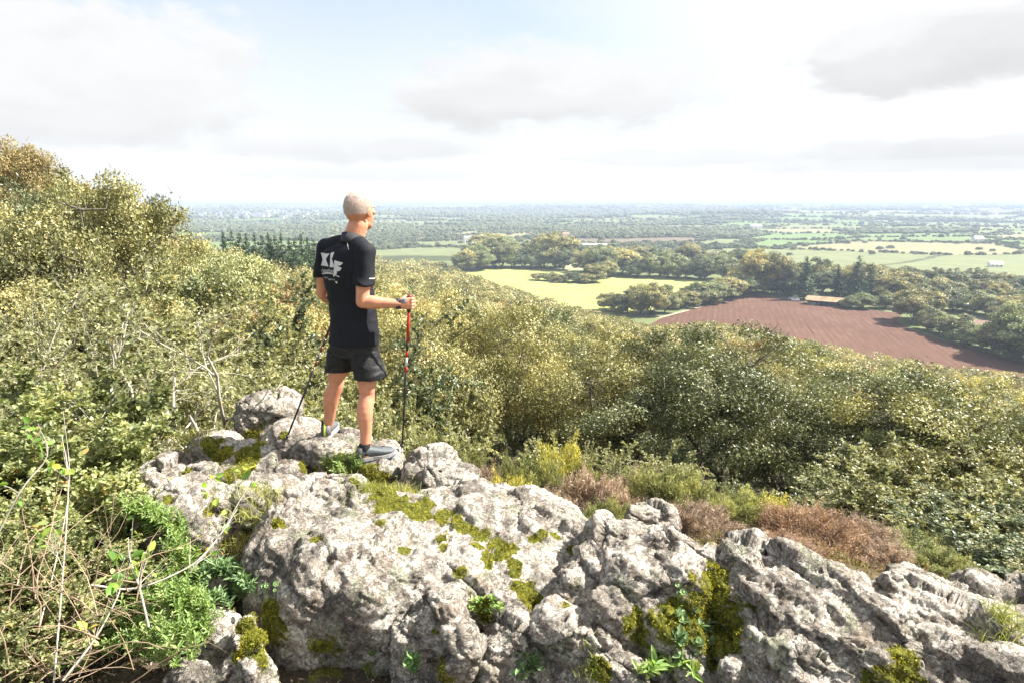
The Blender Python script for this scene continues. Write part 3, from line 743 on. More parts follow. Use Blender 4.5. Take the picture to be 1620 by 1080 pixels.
rock('outcrop_rock', 'big central block of the outcrop with overhanging front face', [
    (590, 806, 3.35, .66, .50, .42, -10, 4, 3), (800, 826, 3.3, .54, .50, .40, -14, 6, 10), (560, 862, 2.92, .46, .30, .46, 0, 8, 0),
    (520, 762, 3.62, .30, .26, .34, -10, -4), (600, 790, 3.5, .36, .3, .36, -10, -4), (470, 800, 3.35, .24, .24, .36, 10), (690, 800, 3.55, .34, .32, .34, 5), (560, 838, 3.1, .40, .30, .42, -5, -3), (450, 850, 3.02, .20, .20, .34, 20), (520, 880, 2.84, .26, .20, .36, 10, 10), (640, 868, 2.95, .30, .26, .38, -8, 6), (575, 905, 2.72, .18, .14, .34, 0, 14), (720, 860, 3.05, .24, .30, .34, 0, 5), (800, 850, 3.2, .22, .28, .32, 10, 4),
    (850, 790, 3.55, .32, .26, .30, -18, 0, 14), (770, 765, 3.75, .28, .2, .26, -12, 0, 6), (910, 835, 3.3, .20, .2, .24, -10, 0, 16), (780, 920, 2.85, .24, .18, .32, -24, 0, 10), (700, 935, 2.72, .16, .15, .30, 15), (860, 905, 2.95, .16, .16, .3)], 0.0115, 0.56, 8, 2.0)
rock('rock', 'round pitted knob bulging from the foot of the central block', [
    (690, 938, 2.62, .14, .12, .22, 5), (650, 965, 2.58, .10, .09, .2, 0), (720, 990, 2.50, .10, .08, .14)], 0.009, 0.6, 9, 0.6)
rock('rock', 'blue-grey squarish block at the foot of the central block beside the round knob', [
    (880, 972, 2.66, .17, .14, .26, -15, 0, 10), (800, 985, 2.62, .13, .12, .24, 0), (940, 1010, 2.55, .12, .1, .2, -20, 0, 18), (770, 1005, 2.55, .08, .08, .16), (985, 1040, 2.5, .11, .08, .14, -20, 0, 20)], 0.009, 0.65, 10)
rock('outcrop_rock', 'tall knobbly block with a shaded brown hollow beside the central block', [
    (1010, 860, 2.98, .34, .26, .42, -8, 6, 6),
    (985, 826, 3.12, .20, .2, .34, 0), (1050, 835, 3.05, .20, .2, .36, -10), (925, 882, 2.92, .17, .16, .38, 10, 4), (1000, 885, 2.85, .24, .18, .36, -10, 0, 10), (1070, 880, 2.85, .18, .16, .34, -15), (1100, 855, 2.98, .15, .16, .34), (900, 905, 2.84, .10, .10, .38, 10), (960, 935, 2.72, .14, .12, .36, 0, 4), (1040, 960, 2.68, .12, .10, .3, -20, 0, 16), (1095, 985, 2.6, .1, .09, .26)], 0.0105, 0.62, 11, 1.7)
rock('outcrop_rock', 'long jagged ridge of tilted pale stone running towards the grass tuft', [
    (1250, 915, 2.74, .42, .22, .42, -20, 6, 18), (1340, 985, 2.56, .30, .18, .38, -20, 6, 20),
    (1160, 862, 2.92, .18, .17, .36, -15, 0, 10), (1235, 880, 2.86, .22, .18, .36, -18, 0, 16), (1310, 905, 2.76, .2, .17, .36, -20, 0, 18), (1370, 945, 2.62, .18, .16, .36, -20, 0, 20), (1210, 935, 2.66, .2, .14, .34, -20, 0, 16), (1290, 975, 2.55, .2, .13, .34, -22, 0, 20), (1345, 1010, 2.46, .15, .12, .32, -22, 0, 22), (1200, 985, 2.54, .16, .1, .24, -20, 0, 18), (1260, 1020, 2.46, .14, .1, .24, -20, 0, 20), (1400, 985, 2.52, .1, .12, .3, -20, 0, 20), (1330, 1045, 2.40, .14, .09, .2, -10, 0, 14)], 0.0105, 0.64, 12, 2.4)
rock('rock_slab', 'broad bedded slab sloping away behind the jagged ridge, grass tuft on it', [
    (1540, 975, 2.85, .55, .40, .34, -18, 4, 14), (1540, 1050, 2.52, .40, .24, .34, -20, 4, 16),
    (1470, 918, 3.15, .24, .2, .24, -15, 0, 10), (1560, 925, 3.15, .26, .2, .24, -15, 0, 8), (1500, 960, 2.85, .30, .2, .3, -20, 0, 14), (1600, 985, 2.75, .30, .24, .3, -20, 0, 12), (1460, 1000, 2.62, .22, .18, .3, -20, 0, 16), (1560, 1035, 2.52, .26, .16, .3, -20, 0, 16), (1450, 1050, 2.45, .16, .12, .26, -20, 0, 18), (1640, 1060, 2.5, .24, .2, .3), (1690, 940, 3.0, .3, .3, .3), (1510, 1075, 2.40, .2, .1, .24, -20, 0, 14)], 0.011, 0.8, 13, 1.7)
rock('rock', 'small dark faceted rock between the jagged ridge and the sloping slab', [(1412, 905, 3.05, .11, .1, .22, 20), (1440, 908, 3.1, .08, .1, .2, -10)], 0.009, 0.5, 14)
rock('rock', 'low pale rock beyond the knobbly block, against the dead gorse', [(1035, 795, 3.75, .17, .15, .2, -10), (1005, 800, 3.7, .1, .1, .16)], 0.011, 0.5, 15)
rock('rock', 'shaded mossy rock low down beside the heath plants', [(330, 985, 2.62, .16, .12, .3, 10), (380, 1040, 2.45, .16, .12, .3, 20), (300, 1060, 2.4, .18, .14, .3, 0)], 0.010, 0.6, 16)
rock('rock', 'small white stone lying in the moss under the overhang', [(398, 1003, 2.48, .05, .04, .05, 20)], 0.006, 0.25, 17)
rock('rock', 'grey stone half sunk in moss just above the small white stone', [(392, 972, 2.56, .045, .05, .07, 30)], 0.006, 0.25, 27)
rock('rock', 'small pale stone half sunk in moss beside the heath plants', [(295, 912, 2.95, .055, .045, .06, 0)], 0.007, 0.25, 18)
rock('rock', 'small pale stone against the mossy side of the central block', [(345, 905, 2.95, .05, .045, .06, 0)], 0.007, 0.25, 28)
rock('rock', 'pale grey pebbly stone in the deep moss hollow under the ridge', [(1050, 975, 2.66, .06, .05, .09, 0)], 0.008, 0.3, 19)
rock('rock', 'pale pointed stone lying below the moss hollow beside the seedlings', [(1160, 1040, 2.45, .07, .05, .06, 30)], 0.007, 0.3, 29)

_b0 = [BVHTree.FromPolygons([tuple(v) for v in r_[1]], [tuple(p.vertices) for p in r_[0].data.polygons]) for r_ in ROCKS]
for u_, v_, rad_ in MOSSPX:
    hs_ = [b_.ray_cast(Vector((0, 0, CAMZ)), pdir(u_, v_).normalized(), 9) for b_ in _b0]; hs_ = [h for h in hs_ if h[0] is not None]
    if hs_: MOSS.append((np.array(min(hs_, key=lambda h: h[3])[0]), rad_ * .8))
for r_ in ROCKS:
    o, V3, N, _ = r_; me = o.data; mo = moss_field(V3, N); V3 = V3 + N * (0.004 * np.clip(mo * 3, 0, 1) * (1 + pnoise(V3 * 70)))[:, None]; set_v(me, V3)
    at = me.attributes.new('moss', 'FLOAT', 'POINT'); at.data.foreach_set('value', mo.astype(np.float32)); r_[1] = V3; r_[3] = mo

# near bank of soil and moss under and between the rocks
def soil():
    n = 420; xs = np.linspace(-2.6, 3.0, n); ys = np.linspace(1.2, 5.2, 300); X, Y = np.meshgrid(xs, ys); x = X.ravel(); y = Y.ravel()
    base = -0.42 + 0.30 * sstep(2.7, 3.6, y) * (1 - sstep(4.3, 5.1, y)) * sstep(-2.3, -1.5, x) * (1 - sstep(0.2, 1.2, x))
    base = base - 0.5 * sstep(4.5, 5.2, y) - 0.25 * sstep(1.2, 2.6, x) - 0.2 * sstep(-1.6, -2.6, x) - 0.55 * sstep(-0.5, 0.3, x) * sstep(3.0, 3.7, y)
    z = base + 0.05 * fbm2(x * 2.2, y * 2.2, octv=4) + 0.012 * fbm2(x * 16, y * 16, octv=3)
    i = np.arange(299)[:, None] * n; j = np.arange(n - 1)[None]; F = np.stack([i + j, i + j + 1, i + n + j + 1, i + n + j], -1).reshape(-1, 4)
    V = np.stack([x, y, z], 1); N = np.tile([0, 0, 1.0], (len(V), 1)); mo = moss_field(V, N)
    me = mesh_np('soil_bank', V, F, True, {'moss': mo})
    m, t, b = new_mat('leafy_soil'); g = t.node('ShaderNodeNewGeometry'); P = g.outputs['Position']; a = t.node('ShaderNodeAttribute', attribute_name='moss')
    c = t.ramp(t.noise(P, 40, 7, 0.7), [(0.3, (.035, .026, .017)), (0.5, (.085, .062, .038)), (0.7, (.20, .15, .09))])
    mf = t.maprange(t.math('ADD', a.outputs['Fac'], t.math('MULTIPLY', t.math('SUBTRACT', t.noise(P, 9, 5, 0.6), 0.45), 0.9)), 0.08, 0.25)
    c = t.mix(mf, c, t.ramp(t.noise(P, 35, 5, 0.7), [(0.3, (.05, .06, .01)), (0.7, (.22, .20, .03))]))
    t.link(c, b.inputs['Base Color']); b.inputs['Roughness'].default_value = 0.95
    bp = t.node('ShaderNodeBump'); bp.inputs['Distance'].default_value = 0.02; t.link(t.noise(P, 60, 6, 0.75), bp.inputs['Height']); t.link(bp.outputs[0], b.inputs['Normal'])
    o = link('soil', me, m); setp(o, kind='structure'); return V, F, mo
SV, SF, SMO = soil()
_bv = []
for o, V, N, mo in ROCKS:
    me = o.data; _bv.append((BVHTree.FromPolygons([tuple(v) for v in V], [tuple(p.vertices) for p in me.polygons]), 'rock'))
_bv.append((BVHTree.FromPolygons([tuple(v) for v in SV], [tuple(f) for f in SF.tolist()]), 'soil'))
def cast(o_, d_):
    best = None
    for b, k in _bv:
        h = b.ray_cast(Vector(o_), Vector(d_), 60)
        if h[0] is not None and (best is None or h[3] < best[3]): best = (h[0], h[1], k, h[3])
    return best
def drop(x, y): return cast((x, y, 3), (0, 0, -1))
def look(u, v): return cast((0, 0, CAMZ), pdir(u, v).normalized())
for uu, vv in [(520, 697), (585, 730), (450, 703), (635, 718), (500, 900), (1000, 900), (1500, 1000), (300, 800)]:
    h = look(uu, vv); print('look', uu, vv, None if h is None else tuple(round(c, 3) for c in h[0]))
# ------------------------------------------------------------------ the hiker
MY = 4.28
TH = R(27)
RT = np.array([math.cos(TH), -math.sin(TH), 0]); FW = np.array([math.sin(TH), math.cos(TH), 0]); UP = np.array([0, 0, 1.0])
def WX(u, y, z): return (u - 810) / 1000 * (y * math.cos(PITCH) - (z - CAMZ) * math.sin(PITCH))
def at(u, y, z): return np.array([WX(u, y, z), y, z])
def frame_ring(u, z, a, b, dy=0.0): c = at(u, MY + dy, z); return (c, RT * a, FW * b)
# joints
HIPL, KNL, ANL = at(545, MY + .04, .83), at(532, 4.40, .50), at(517.5, 4.47, .15)
HIPR, KNR, ANR = at(573, MY - .035, .83), at(581, 4.22, .48), at(578, 4.16, .10)
SHL, SHR = at(517, MY + .085, 1.475), at(577, MY - .085, 1.465)
ELR, WRR = at(573, 4.13, 1.145), at(633, 4.17, 1.125)
ELL, WRL = at(510, 4.42, 1.16), at(533, 4.60, 1.05)
NECK = at(560, MY + .01, 1.50); HEAD = at(569.5, MY + .045, 1.733)
THH = R(24); HR = np.array([math.cos(THH), -math.sin(THH), 0]); HF = np.array([math.sin(THH), math.cos(THH), 0])
HM = 1.09 * np.stack([HR, HF, UP], 1)          # head frame: x right, y forward, z up

def skin_mat():
    m, t, b = new_mat('sunlit_skin'); g = t.node('ShaderNodeNewGeometry'); n = t.noise(g.outputs['Position'], 26, 7, 0.68)
    c = t.ramp(n, [(0.3, (.52, .215, .125)), (0.55, (.60, .265, .155)), (0.8, (.66, .33, .21))]); t.link(c, b.inputs['Base Color'])
    b.inputs['Roughness'].default_value = 0.48; b.inputs['Subsurface Weight'].default_value = 0.12; b.inputs['Subsurface Radius'].default_value = (.02, .008, .004); b.inputs['Subsurface Scale'].default_value = 0.4
    bp = t.node('ShaderNodeBump'); bp.inputs['Distance'].default_value = .0015; bp.inputs['Strength'].default_value = .4; t.link(t.noise(g.outputs['Position'], 180, 3, .6), bp.inputs['Height']); t.link(bp.outputs[0], b.inputs['Normal']); return m
def cloth_mat(name, c1, c2, scale=60, rough=.75, camo=False):
    m, t, b = new_mat(name); g = t.node('ShaderNodeNewGeometry'); P = g.outputs['Position']
    c = t.ramp(t.noise(P, scale, 3, .6), [(0.3, c1), (0.7, c2)])
    if camo:
        s = t.vmath('MULTIPLY', P, (1, 1, 2.6)); k = t.maprange(t.noise(s, 22, 3, .5, .6), .54, .57); c = t.mix(k, c, (.018, .018, .020, 1)); k = t.maprange(t.noise(t.vmath('ADD', s, (4, 4, 4)), 30, 3, .5, .6), .58, .60); c = t.mix(k, c, (.028, .028, .029, 1))
    t.link(c, b.inputs['Base Color']); b.inputs['Roughness'].default_value = rough; b.inputs['Specular IOR Level'].default_value = .25
    bp = t.node('ShaderNodeBump'); bp.inputs['Distance'].default_value = .001; bp.inputs['Strength'].default_value = .5; t.link(t.noise(P, 400, 2, .6), bp.inputs['Height']); t.link(bp.outputs[0], b.inputs['Normal']); return m
M_SKIN = skin_mat(); M_SHIRT = cloth_mat('black_jersey', (.006, .007, .011), (.010, .011, .017)); M_SHORT = cloth_mat('dark_camouflage', (.009, .009, .011), (.014, .014, .017), camo=True, rough=.6)
M_SOCK = cloth_mat('sock', (.012, .011, .014), (.03, .028, .03)); M_PRINT = plain0 = None
def flat_mat(name, c, rough=.5, metal=0.0):
    m, t, b = new_mat(name); g = t.node('ShaderNodeNewGeometry'); n = t.noise(g.outputs['Position'], 90, 3, .6)
    t.link(t.ramp(n, [(.3, tuple(k * .88 for k in c)), (.7, tuple(min(1, k * 1.1) for k in c))]), b.inputs['Base Color']); b.inputs['Roughness'].default_value = rough; b.inputs['Metallic'].default_value = metal; return m
M_PRINT = flat_mat('grey_print', (.62, .60, .60), .6); M_SHOEG = flat_mat('grey_shoe_mesh', (.085, .10, .11), .65); M_SHOED = flat_mat('dark_shoe_heel', (.10, .10, .11), .6); M_SOLE = flat_mat('white_sole', (.36, .35, .34), .6); M_BLUE = flat_mat('blue_outsole', (.05, .09, .22), .6)
M_LIME = flat_mat('lime_tab', (.55, .72, .05), .5); M_CARBON = flat_mat('black_shaft', (.012, .012, .014), .3); M_REDP = flat_mat('red_shaft', (.42, .016, .015), .25); M_SILV = flat_mat('white_marking', (.6, .6, .6), .35); M_GRIP = flat_mat('black_grip', (.02, .018, .02), .7); M_STRAP = flat_mat('black_strap', (.03, .03, .034), .6); M_STRAPG = flat_mat('grey_strap', (.22, .22, .25), .6)
M_HAIR = flat_mat('short_grey_hair', (.66, .62, .58), .8); M_EYE = flat_mat('eye_white', (.75, .72, .7), .2); M_IRIS = flat_mat('iris', (.05, .06, .08), .2)

person = empty('person', tuple(at(560, MY, 0.03))); PB = np.array(person.location)
setp(person, 'short-haired hiker in black printed polo and camouflage shorts standing with walking poles', 'person')
def plink(name, me, mat, parent=None, smooth=True):
    """world-space mesh to a child of the person"""
    off = PB if parent is None or parent == person else np.zeros(3)
    V, _ = get_vn(me) if len(me.vertices) else (np.zeros((0, 3)), None)
    set_v(me, V - PB); me.materials.clear(); me.polygons.foreach_set('use_smooth', np.full(len(me.polygons), smooth)); return link(name, me, mat, parent or person)

# --- the body, one continuous surface
g = Geo()
add_loft(g, [frame_ring(560, .76, .10, .09), frame_ring(560, .82, .155, .105), frame_ring(560, .92, .165, .11), frame_ring(559, 1.02, .148, .10), frame_ring(556, 1.12, .145, .095), frame_ring(552, 1.25, .160, .105), frame_ring(549, 1.36, .165, .108), frame_ring(549, 1.44, .150, .10), frame_ring(554, 1.50, .09, .07), frame_ring(559, 1.54, .06, .06)], 28, 2.3)
def limb(pts, rr, **k): add_loft(g, limb_rings(pts, rr, **k), 18)
for H_, K_, A_ in ((HIPL, KNL, ANL), (HIPR, KNR, ANR)):
    mid = H_ * .5 + K_ * .5 + FW * .015; calf = K_ * .66 + A_ * .34 - FW * .018; lo = K_ * .3 + A_ * .7
    limb([H_, mid, K_ + UP * .06, K_, calf + UP * .02, lo, A_, A_ - UP * .03], [.084, .078, .060, .053, .057, .041, .036, .038])
    # kneecap and calf muscle
    ell(g, K_ + FW * .022, (.038, .034, .045), HM); ell(g, calf - FW * .012 + UP * .02, (.045, .04, .085))
for S_, E_, W_ in ((SHL, ELL, WRL), (SHR, ELR, WRR)):
    ell(g, S_, (.062, .062, .065)); limb([S_, S_ * .5 + E_ * .5, E_ + (S_ - E_) * .12, E_], [.056, .052, .044, .043])
    limb([E_, E_ * .72 + W_ * .28, E_ * .35 + W_ * .65, W_], [.043, .046, .034, .028], flat=.9)
    ell(g, E_, (.042, .042, .042))
# trapezius, neck, head
limb([NECK - UP * .06, NECK + UP * .04, HEAD - UP * .09 - HF * .025], [.095, .070, .066]); 
for S_ in (SHL, SHR): limb([NECK + UP * .030, S_ * .5 + NECK * .5 + UP * .006, S_ - UP * .005], [.056, .046, .042])
def hp(x, y, z): return HEAD + HM @ np.array([x, y, z])
ell(g, hp(0, -.012, .022), (.078, .100, .098), HM, 32, 20); ell(g, hp(0, -.035, .0), (.072, .072, .075), HM); ell(g, hp(0, .03, -.03), (.064, .068, .085), HM); ell(g, hp(0, .055, -.085), (.040, .038, .036), HM); ell(g, hp(0, .02, -.075), (.056, .06, .04), HM)
ell(g, hp(0, .082, .022), (.052, .018, .014), HM)
add_loft(g, limb_rings([hp(0, .088, .015), hp(0, .108, -.018), hp(0, .106, -.030)], [.010, .014, .015]), 10); ell(g, hp(.012, .098, -.03), (.009, .010, .008), HM); ell(g, hp(-.012, .098, -.03), (.009, .010, .008), HM)
ell(g, hp(0, .088, -.056), (.023, .010, .006), HM); ell(g, hp(0, .086, -.067), (.020, .010, .007), HM)
for s_ in (-1, 1): ell(g, hp(s_ * .05, .055, -.012), (.022, .02, .016), HM)
for s_ in (-1, 1):      # ears
    M = HM @ rotm(-18 * s_, 12, 0); c = hp(s_ * .080, -.012, -.012); R_ = [c + M @ np.array([0, .017 * math.cos(a) - .001, .033 * math.sin(a)]) for a in np.linspace(-1.3, 4.2, 9)]
    add_loft(g, limb_rings(R_, [.0042] * 9), 8); ell(g, c, (.0075, .0165, .031), M); ell(g, c - HM @ np.array([s_ * .012, -.004, 0]), (.014, .010, .018), M)
# hands: palm, four bent fingers, thumb
def hand(W_, F_, P_, up_, grip):
    """F_ to the knuckles, P_ out of the palm, up_ thumb side; grip = point on the pole axis"""
    F_ = F_ / np.linalg.norm(F_); P_ = P_ - P_.dot(F_) * F_; P_ /= np.linalg.norm(P_); up_ = up_ - up_.dot(F_) * F_ - up_.dot(P_) * P_; up_ /= np.linalg.norm(up_)
    q = lambda f, p, u_: W_ + F_ * f + P_ * p + up_ * u_
    add_loft(g, [(q(-.012, 0, 0), up_ * .028, P_ * .022), (q(.02, .0, 0), up_ * .034, P_ * .021), (q(.055, 0, .001), up_ * .041, P_ * .018), (q(.085, .004, .001), up_ * .041, P_ * .016)], 18, 2.6)
    for i, (h_, L) in enumerate(((.031, 1.0), (.0105, 1.08), (-.0105, 1.02), (-.030, .85))):
        r = .0095 if i < 3 else .0085
        add_loft(g, limb_rings([q(.078, .002, h_), q(.098, .008, h_), q(.103 * L, .034, h_ - .001), q(.088, .054, h_ - .002), q(.066, .052, h_ - .002), q(.058, .042, h_ - .002)], [r * 1.12, r * 1.1, r, r * .97, r * .92, r * .8]), 10)
        ell(g, q(.086, -.007, h_), (.009, .009, .009))
    add_loft(g, limb_rings([q(.018, .010, .024), q(.040, .026, .040), q(.062, .048, .040), q(.082, .058, .030)], [.015, .0125, .0105, .0085]), 10)
GRIP = at(647.5, 4.215, 1.125)
TIPR = np.array(look(635.5, 716)[0]); 
HFR = (WRR - ELR); HFR[2] = 0; HFR /= np.linalg.norm(HFR); PR = np.cross(UP, HFR)
WR2 = GRIP - HFR * .070 - PR * .032
poleR = (GRIP - TIPR) / np.linalg.norm(GRIP - TIPR)
hand(WR2, HFR, PR, poleR, GRIP); limb([WRR * .5 + ELR * .5, WRR, WR2], [.034, .028, .027])
look_l = look(450, 702); TIPL = np.array(look_l[0]); GRIPL = at(536, 4.66, 1.04); poleL = (GRIPL - TIPL) / np.linalg.norm(GRIPL - TIPL)
HFL = (WRL - ELL); HFL /= np.linalg.norm(HFL); PL = np.cross(HFL, UP); PL /= np.linalg.norm(PL)
WL2 = GRIPL - HFL * .070 - PL * .032; hand(WL2, HFL, PL, poleL, GRIPL); limb([WRL * .5 + ELL * .5, WRL * .6 + WL2 * .4, WL2], [.034, .029, .027])
# feet inside the shoes
HEELR = at(566, 4.10, .0); FDR = np.array([math.sin(R(66)), math.cos(R(66)), 0.]); HEELL = at(517, 4.40, .0); FDL = np.array([math.sin(R(0)), math.cos(R(0)), 0.])
zR = drop(*(ANR[:2]))[0].z; zL = drop(*(ANL[:2]))[0].z; print('ground under feet', zR, zL)
HEELR = np.array([ANR[0], ANR[1], 0]) - FDR * .055; HEELL = np.array([ANL[0], ANL[1], 0]) - FDL * .055
FLR = max(drop(*(HEELR + FDR * t_)[:2])[0].z for t_ in (.02, .08, .14, .2)) - .012; FLL = max(drop(*(HEELL + FDL * t_)[:2])[0].z for t_ in (.02, .08, .14, .2)) - .012
print('foot level', FLR, FLL)
for A_, He, Fd, z0 in ((ANR, HEELR, FDR, FLR), (ANL, HEELL, FDL, FLL)):
    h0 = np.array([He[0], He[1], z0]); limb([A_, h0 + Fd * .05 + UP * .055, h0 + Fd * .12 + UP * .052, h0 + Fd * .19 + UP * .046], [.035, .028, .022, .016])
body = remesh(g, .0042, 'body', 4); plink('body', body, M_SKIN)

# --- polo shirt
g = Geo()
add_loft(g, [frame_ring(559.5, .835, .185, .135), frame_ring(560, .86, .184, .134), frame_ring(560, .93, .176, .128), frame_ring(559, 1.03, .166, .120), frame_ring(556, 1.13, .163, .115), frame_ring(552, 1.24, .172, .120), frame_ring(549, 1.33, .178, .122), frame_ring(548, 1.41, .176, .116), frame_ring(548, 1.465, .162, .10), frame_ring(553, 1.505, .11, .085), frame_ring(557, 1.53, .075, .072)], 36, 2.35)
for S_, E_, k_ in ((SHL, ELL, .62), (SHR, ELR, .66)):
    H2 = S_ * (1 - k_) + E_ * k_; ell(g, S_ + UP * .004, (.072, .070, .070)); add_loft(g, [(S_ + UP * .02, RT * .070, FW * .070)] + [(S_ * (1 - t_) + E_ * t_, RT * (.066 + .006 * t_), FW * (.068 + .010 * t_)) for t_ in (.2, .4, k_ - .03, k_)], 22)
    limb([NECK + UP * .012, S_ * .5 + NECK * .5 + UP * .010, S_ + UP * .006], [.066, .074, .066])
shirt = remesh(g, .005, 'shirt', 10); V, N = get_vn(shirt); rel = V - PB
# folds: drag lines from the armpits and at the waist
lat = rel @ RT; w = np.exp(-((V[:, 2] - 1.18) / .16) ** 2); w2 = np.exp(-((V[:, 2] - .92) / .10) ** 2)
fold = pnoise(np.stack([lat * 6 + V[:, 2] * 3, rel @ FW * 7, V[:, 2] * 9 - lat * 5], 1)); fold2 = 1 - 2 * np.abs(pnoise(np.stack([lat * 4 - V[:, 2] * 6, rel @ FW * 5, V[:, 2] * 10 + lat * 8], 1) + 7))
fv = pnoise(np.stack([lat * 16, rel @ FW * 12, V[:, 2] * 2.2], 1) + 3)
V = V + N * (.0055 * fold + .0045 * fold2 * (.4 + w) + .006 * fv * w2)[:, None]; set_v(shirt, V)
so = plink('shirt', shirt, M_SHIRT)
# collar: a turned-down band round the neck
def band(rings_lo, rings_hi, th): pass
g = Geo(); k = 32; an = np.linspace(0, 2 * PI, k, endpoint=False); Nn_ = np.array(NECK)
def collar_ring(a, b, z, tilt): return np.array([Nn_ + RT * (a * math.cos(t_)) + FW * (b * math.sin(t_) + .004) + UP * (z - tilt * math.sin(t_)) for t_ in an])
rs = [collar_ring(.069, .069, .020, .024), collar_ring(.072, .074, .064, .030), collar_ring(.076, .078, .068, .030), collar_ring(.088, .092, .020, .030), collar_ring(.092, .100, .000, .030), collar_ring(.080, .084, .004, .03)]
V = np.concatenate(rs); i = np.arange(k)[None]; i2 = (i + 1) % k; b_ = (np.arange(len(rs)) * k)[:, None]; nb_ = ((np.arange(len(rs)) + 1) % len(rs) * k)[:, None]
g.add(V, np.stack([b_ + i, b_ + i2, nb_ + i2, nb_ + i], -1).reshape(-1, 4)); M_COLL = flat_mat('collar_knit', (.022, .022, .028), .8)
col_me = g.mesh('collar', True); plink('collar', col_me, M_COLL, so)
# --- print on the back: follows the cloth
Vw, _ = get_vn(shirt); sb = BVHTree.FromPolygons([tuple(v + PB) for v in Vw], [tuple(p.vertices) for p in shirt.polygons])
def project(polys, step=1.3, lift=.0022):
    """2-d outlines (photo pixels) laid on the cloth seen there"""
    g = Geo()
    for P in polys:
        bm = bmesh.new(); vs = [bm.verts.new((x, y, 0)) for x, y in P]; bm.faces.new(vs); bmesh.ops.triangulate(bm, faces=bm.faces[:])
        for _ in range(3):
            es = [e for e in bm.edges if e.calc_length() > step]
            if not es: break
            bmesh.ops.subdivide_edges(bm, edges=es, cuts=1); bmesh.ops.triangulate(bm, faces=bm.faces[:])
        pts_ = []; idx = {}
        for v in bm.verts:
            h = sb.ray_cast(Vector((0, 0, CAMZ)), pdir(v.co.x, v.co.y).normalized(), 20)
            if h[0] is None: pts_.append(None); continue
            n_ = h[1] if h[1].dot(pdir(v.co.x, v.co.y)) < 0 else -h[1]; pts_.append(np.array(h[0] + n_ * lift))
        bm.verts.index_update(); fs = [[v.index for v in f.verts] for f in bm.faces]; bm.free()
        fs = [f for f in fs if all(pts_[q] is not None for q in f)]; pts_ = [np.zeros(3) if p is None else p for p in pts_]
        if fs: g.add(np.array(pts_), np.array(fs))
    return g
def lp(pts): return [(495 + x * 70 / 1080, 385 + y * 70 / 1080) for x, y in pts]
XLF = [lp([(195, 232), (265, 236), (298, 335), (338, 258), (412, 252), (322, 392), (388, 572), (318, 560), (282, 480), (262, 548), (200, 545), (245, 400)]),
       lp([(436, 262), (455, 236), (528, 215), (500, 300), (468, 390), (466, 545), (520, 545), (508, 592), (418, 588), (428, 400), (432, 290)]),
       lp([(528, 420), (600, 440), (738, 478), (700, 525), (665, 550), (585, 545), (582, 598), (706, 608), (672, 665), (620, 690), (584, 680), (592, 740), (560, 790), (505, 818), (500, 800), (515, 640), (525, 540)]),
       lp([(222, 728), (330, 712), (420, 718), (495, 738), (495, 762), (400, 745), (300, 748), (230, 760)]), lp([(568, 790), (610, 790), (662, 826), (640, 830), (600, 812), (575, 806)])]
def word(s_, x0, y0, x1, y1, size, wide=1.0):
    """lettering from the built-in typeface as outlines set on a line"""
    cu = bpy.data.curves.new('w', 'FONT'); cu.body = s_; cu.size = 1.0; cu.resolution_u = 2; o = bpy.data.objects.new('w', cu); col.objects.link(o); dg = bpy.context.evaluated_depsgraph_get(); me = bpy.data.meshes.new_from_object(o.evaluated_get(dg))
    vs = np.array([v.co[:2] for v in me.vertices]); fs = [list(p.vertices) for p in me.polygons]; bpy.data.objects.remove(o); bpy.data.curves.remove(cu)
    w_ = vs[:, 0].max(); L = math.hypot(x1 - x0, y1 - y0); ux, uy = (x1 - x0) / L, (y1 - y0) / L; sx = L / w_
    out = []
    for f in fs: out.append([(x0 + vs[q, 0] * sx * ux + vs[q, 1] * size * uy, y0 + vs[q, 0] * sx * uy - vs[q, 1] * size * ux) for q in f])
    return out
txt = word('roazhin', *lp([(205, 698)])[0], *lp([(498, 722)])[0], 8.6) + word('XLF', *lp([(285, 852)])[0], *lp([(368, 866)])[0], 3.8) + word('sport', *lp([(378, 888)])[0], *lp([(540, 912)])[0], 4.4)
tab = [lp([(548, 925), (600, 930), (602, 970), (585, 990), (562, 962)])]
pg = project(XLF + txt + tab); pm = pg.mesh('lettering', True); plink('lettering', pm, M_PRINT, so)
def pix(P): return P
for q_ in ([(549.0, 384.5), (550.2, 384.6), (552.0, 395), (551.3, 396.2)], [(584, 440.2), (592.5, 440.0), (592.5, 441.6), (584, 441.8)]): plink('piping', project([q_]).mesh('piping', True), M_PRINT, so)

# --- shorts
g = Geo()
add_loft(g, [frame_ring(560, .755, .165, .118), frame_ring(560, .82, .176, .125), frame_ring(560, .90, .170, .12), frame_ring(560, .96, .158, .115)], 30, 2.4)
for H_, K_, u_, zz in ((HIPL, KNL, 538, .625), (HIPR, KNR, 585.5, .605)):
    C0 = H_ * .9 + K_ * .1; C1 = at(u_, (H_[1] + K_[1]) / 2, zz); add_loft(g, [(C0, RT * .095, FW * .11), (C0 * .5 + C1 * .5, RT * .098, FW * .112), (C1 + UP * .03, RT * (.093 if u_ < 560 else .102), FW * .112), (C1, RT * (.092 if u_ < 560 else .102), FW * .113)], 24, 2.2)
sh = remesh(g, .005, 'shorts', 3); V, N = get_vn(sh); rel = V - PB; lat = rel @ RT
V = V + N * (.004 * pnoise(np.stack([lat * 12, rel @ FW * 12, V[:, 2] * 4], 1)) + .004 * (1 - 2 * np.abs(pnoise(np.stack([lat * 10 + V[:, 2] * 8, rel @ FW * 9, V[:, 2] * 14 - lat * 6], 1) + 3))))[:, None]; set_v(sh, V); plink('shorts', sh, M_SHORT)
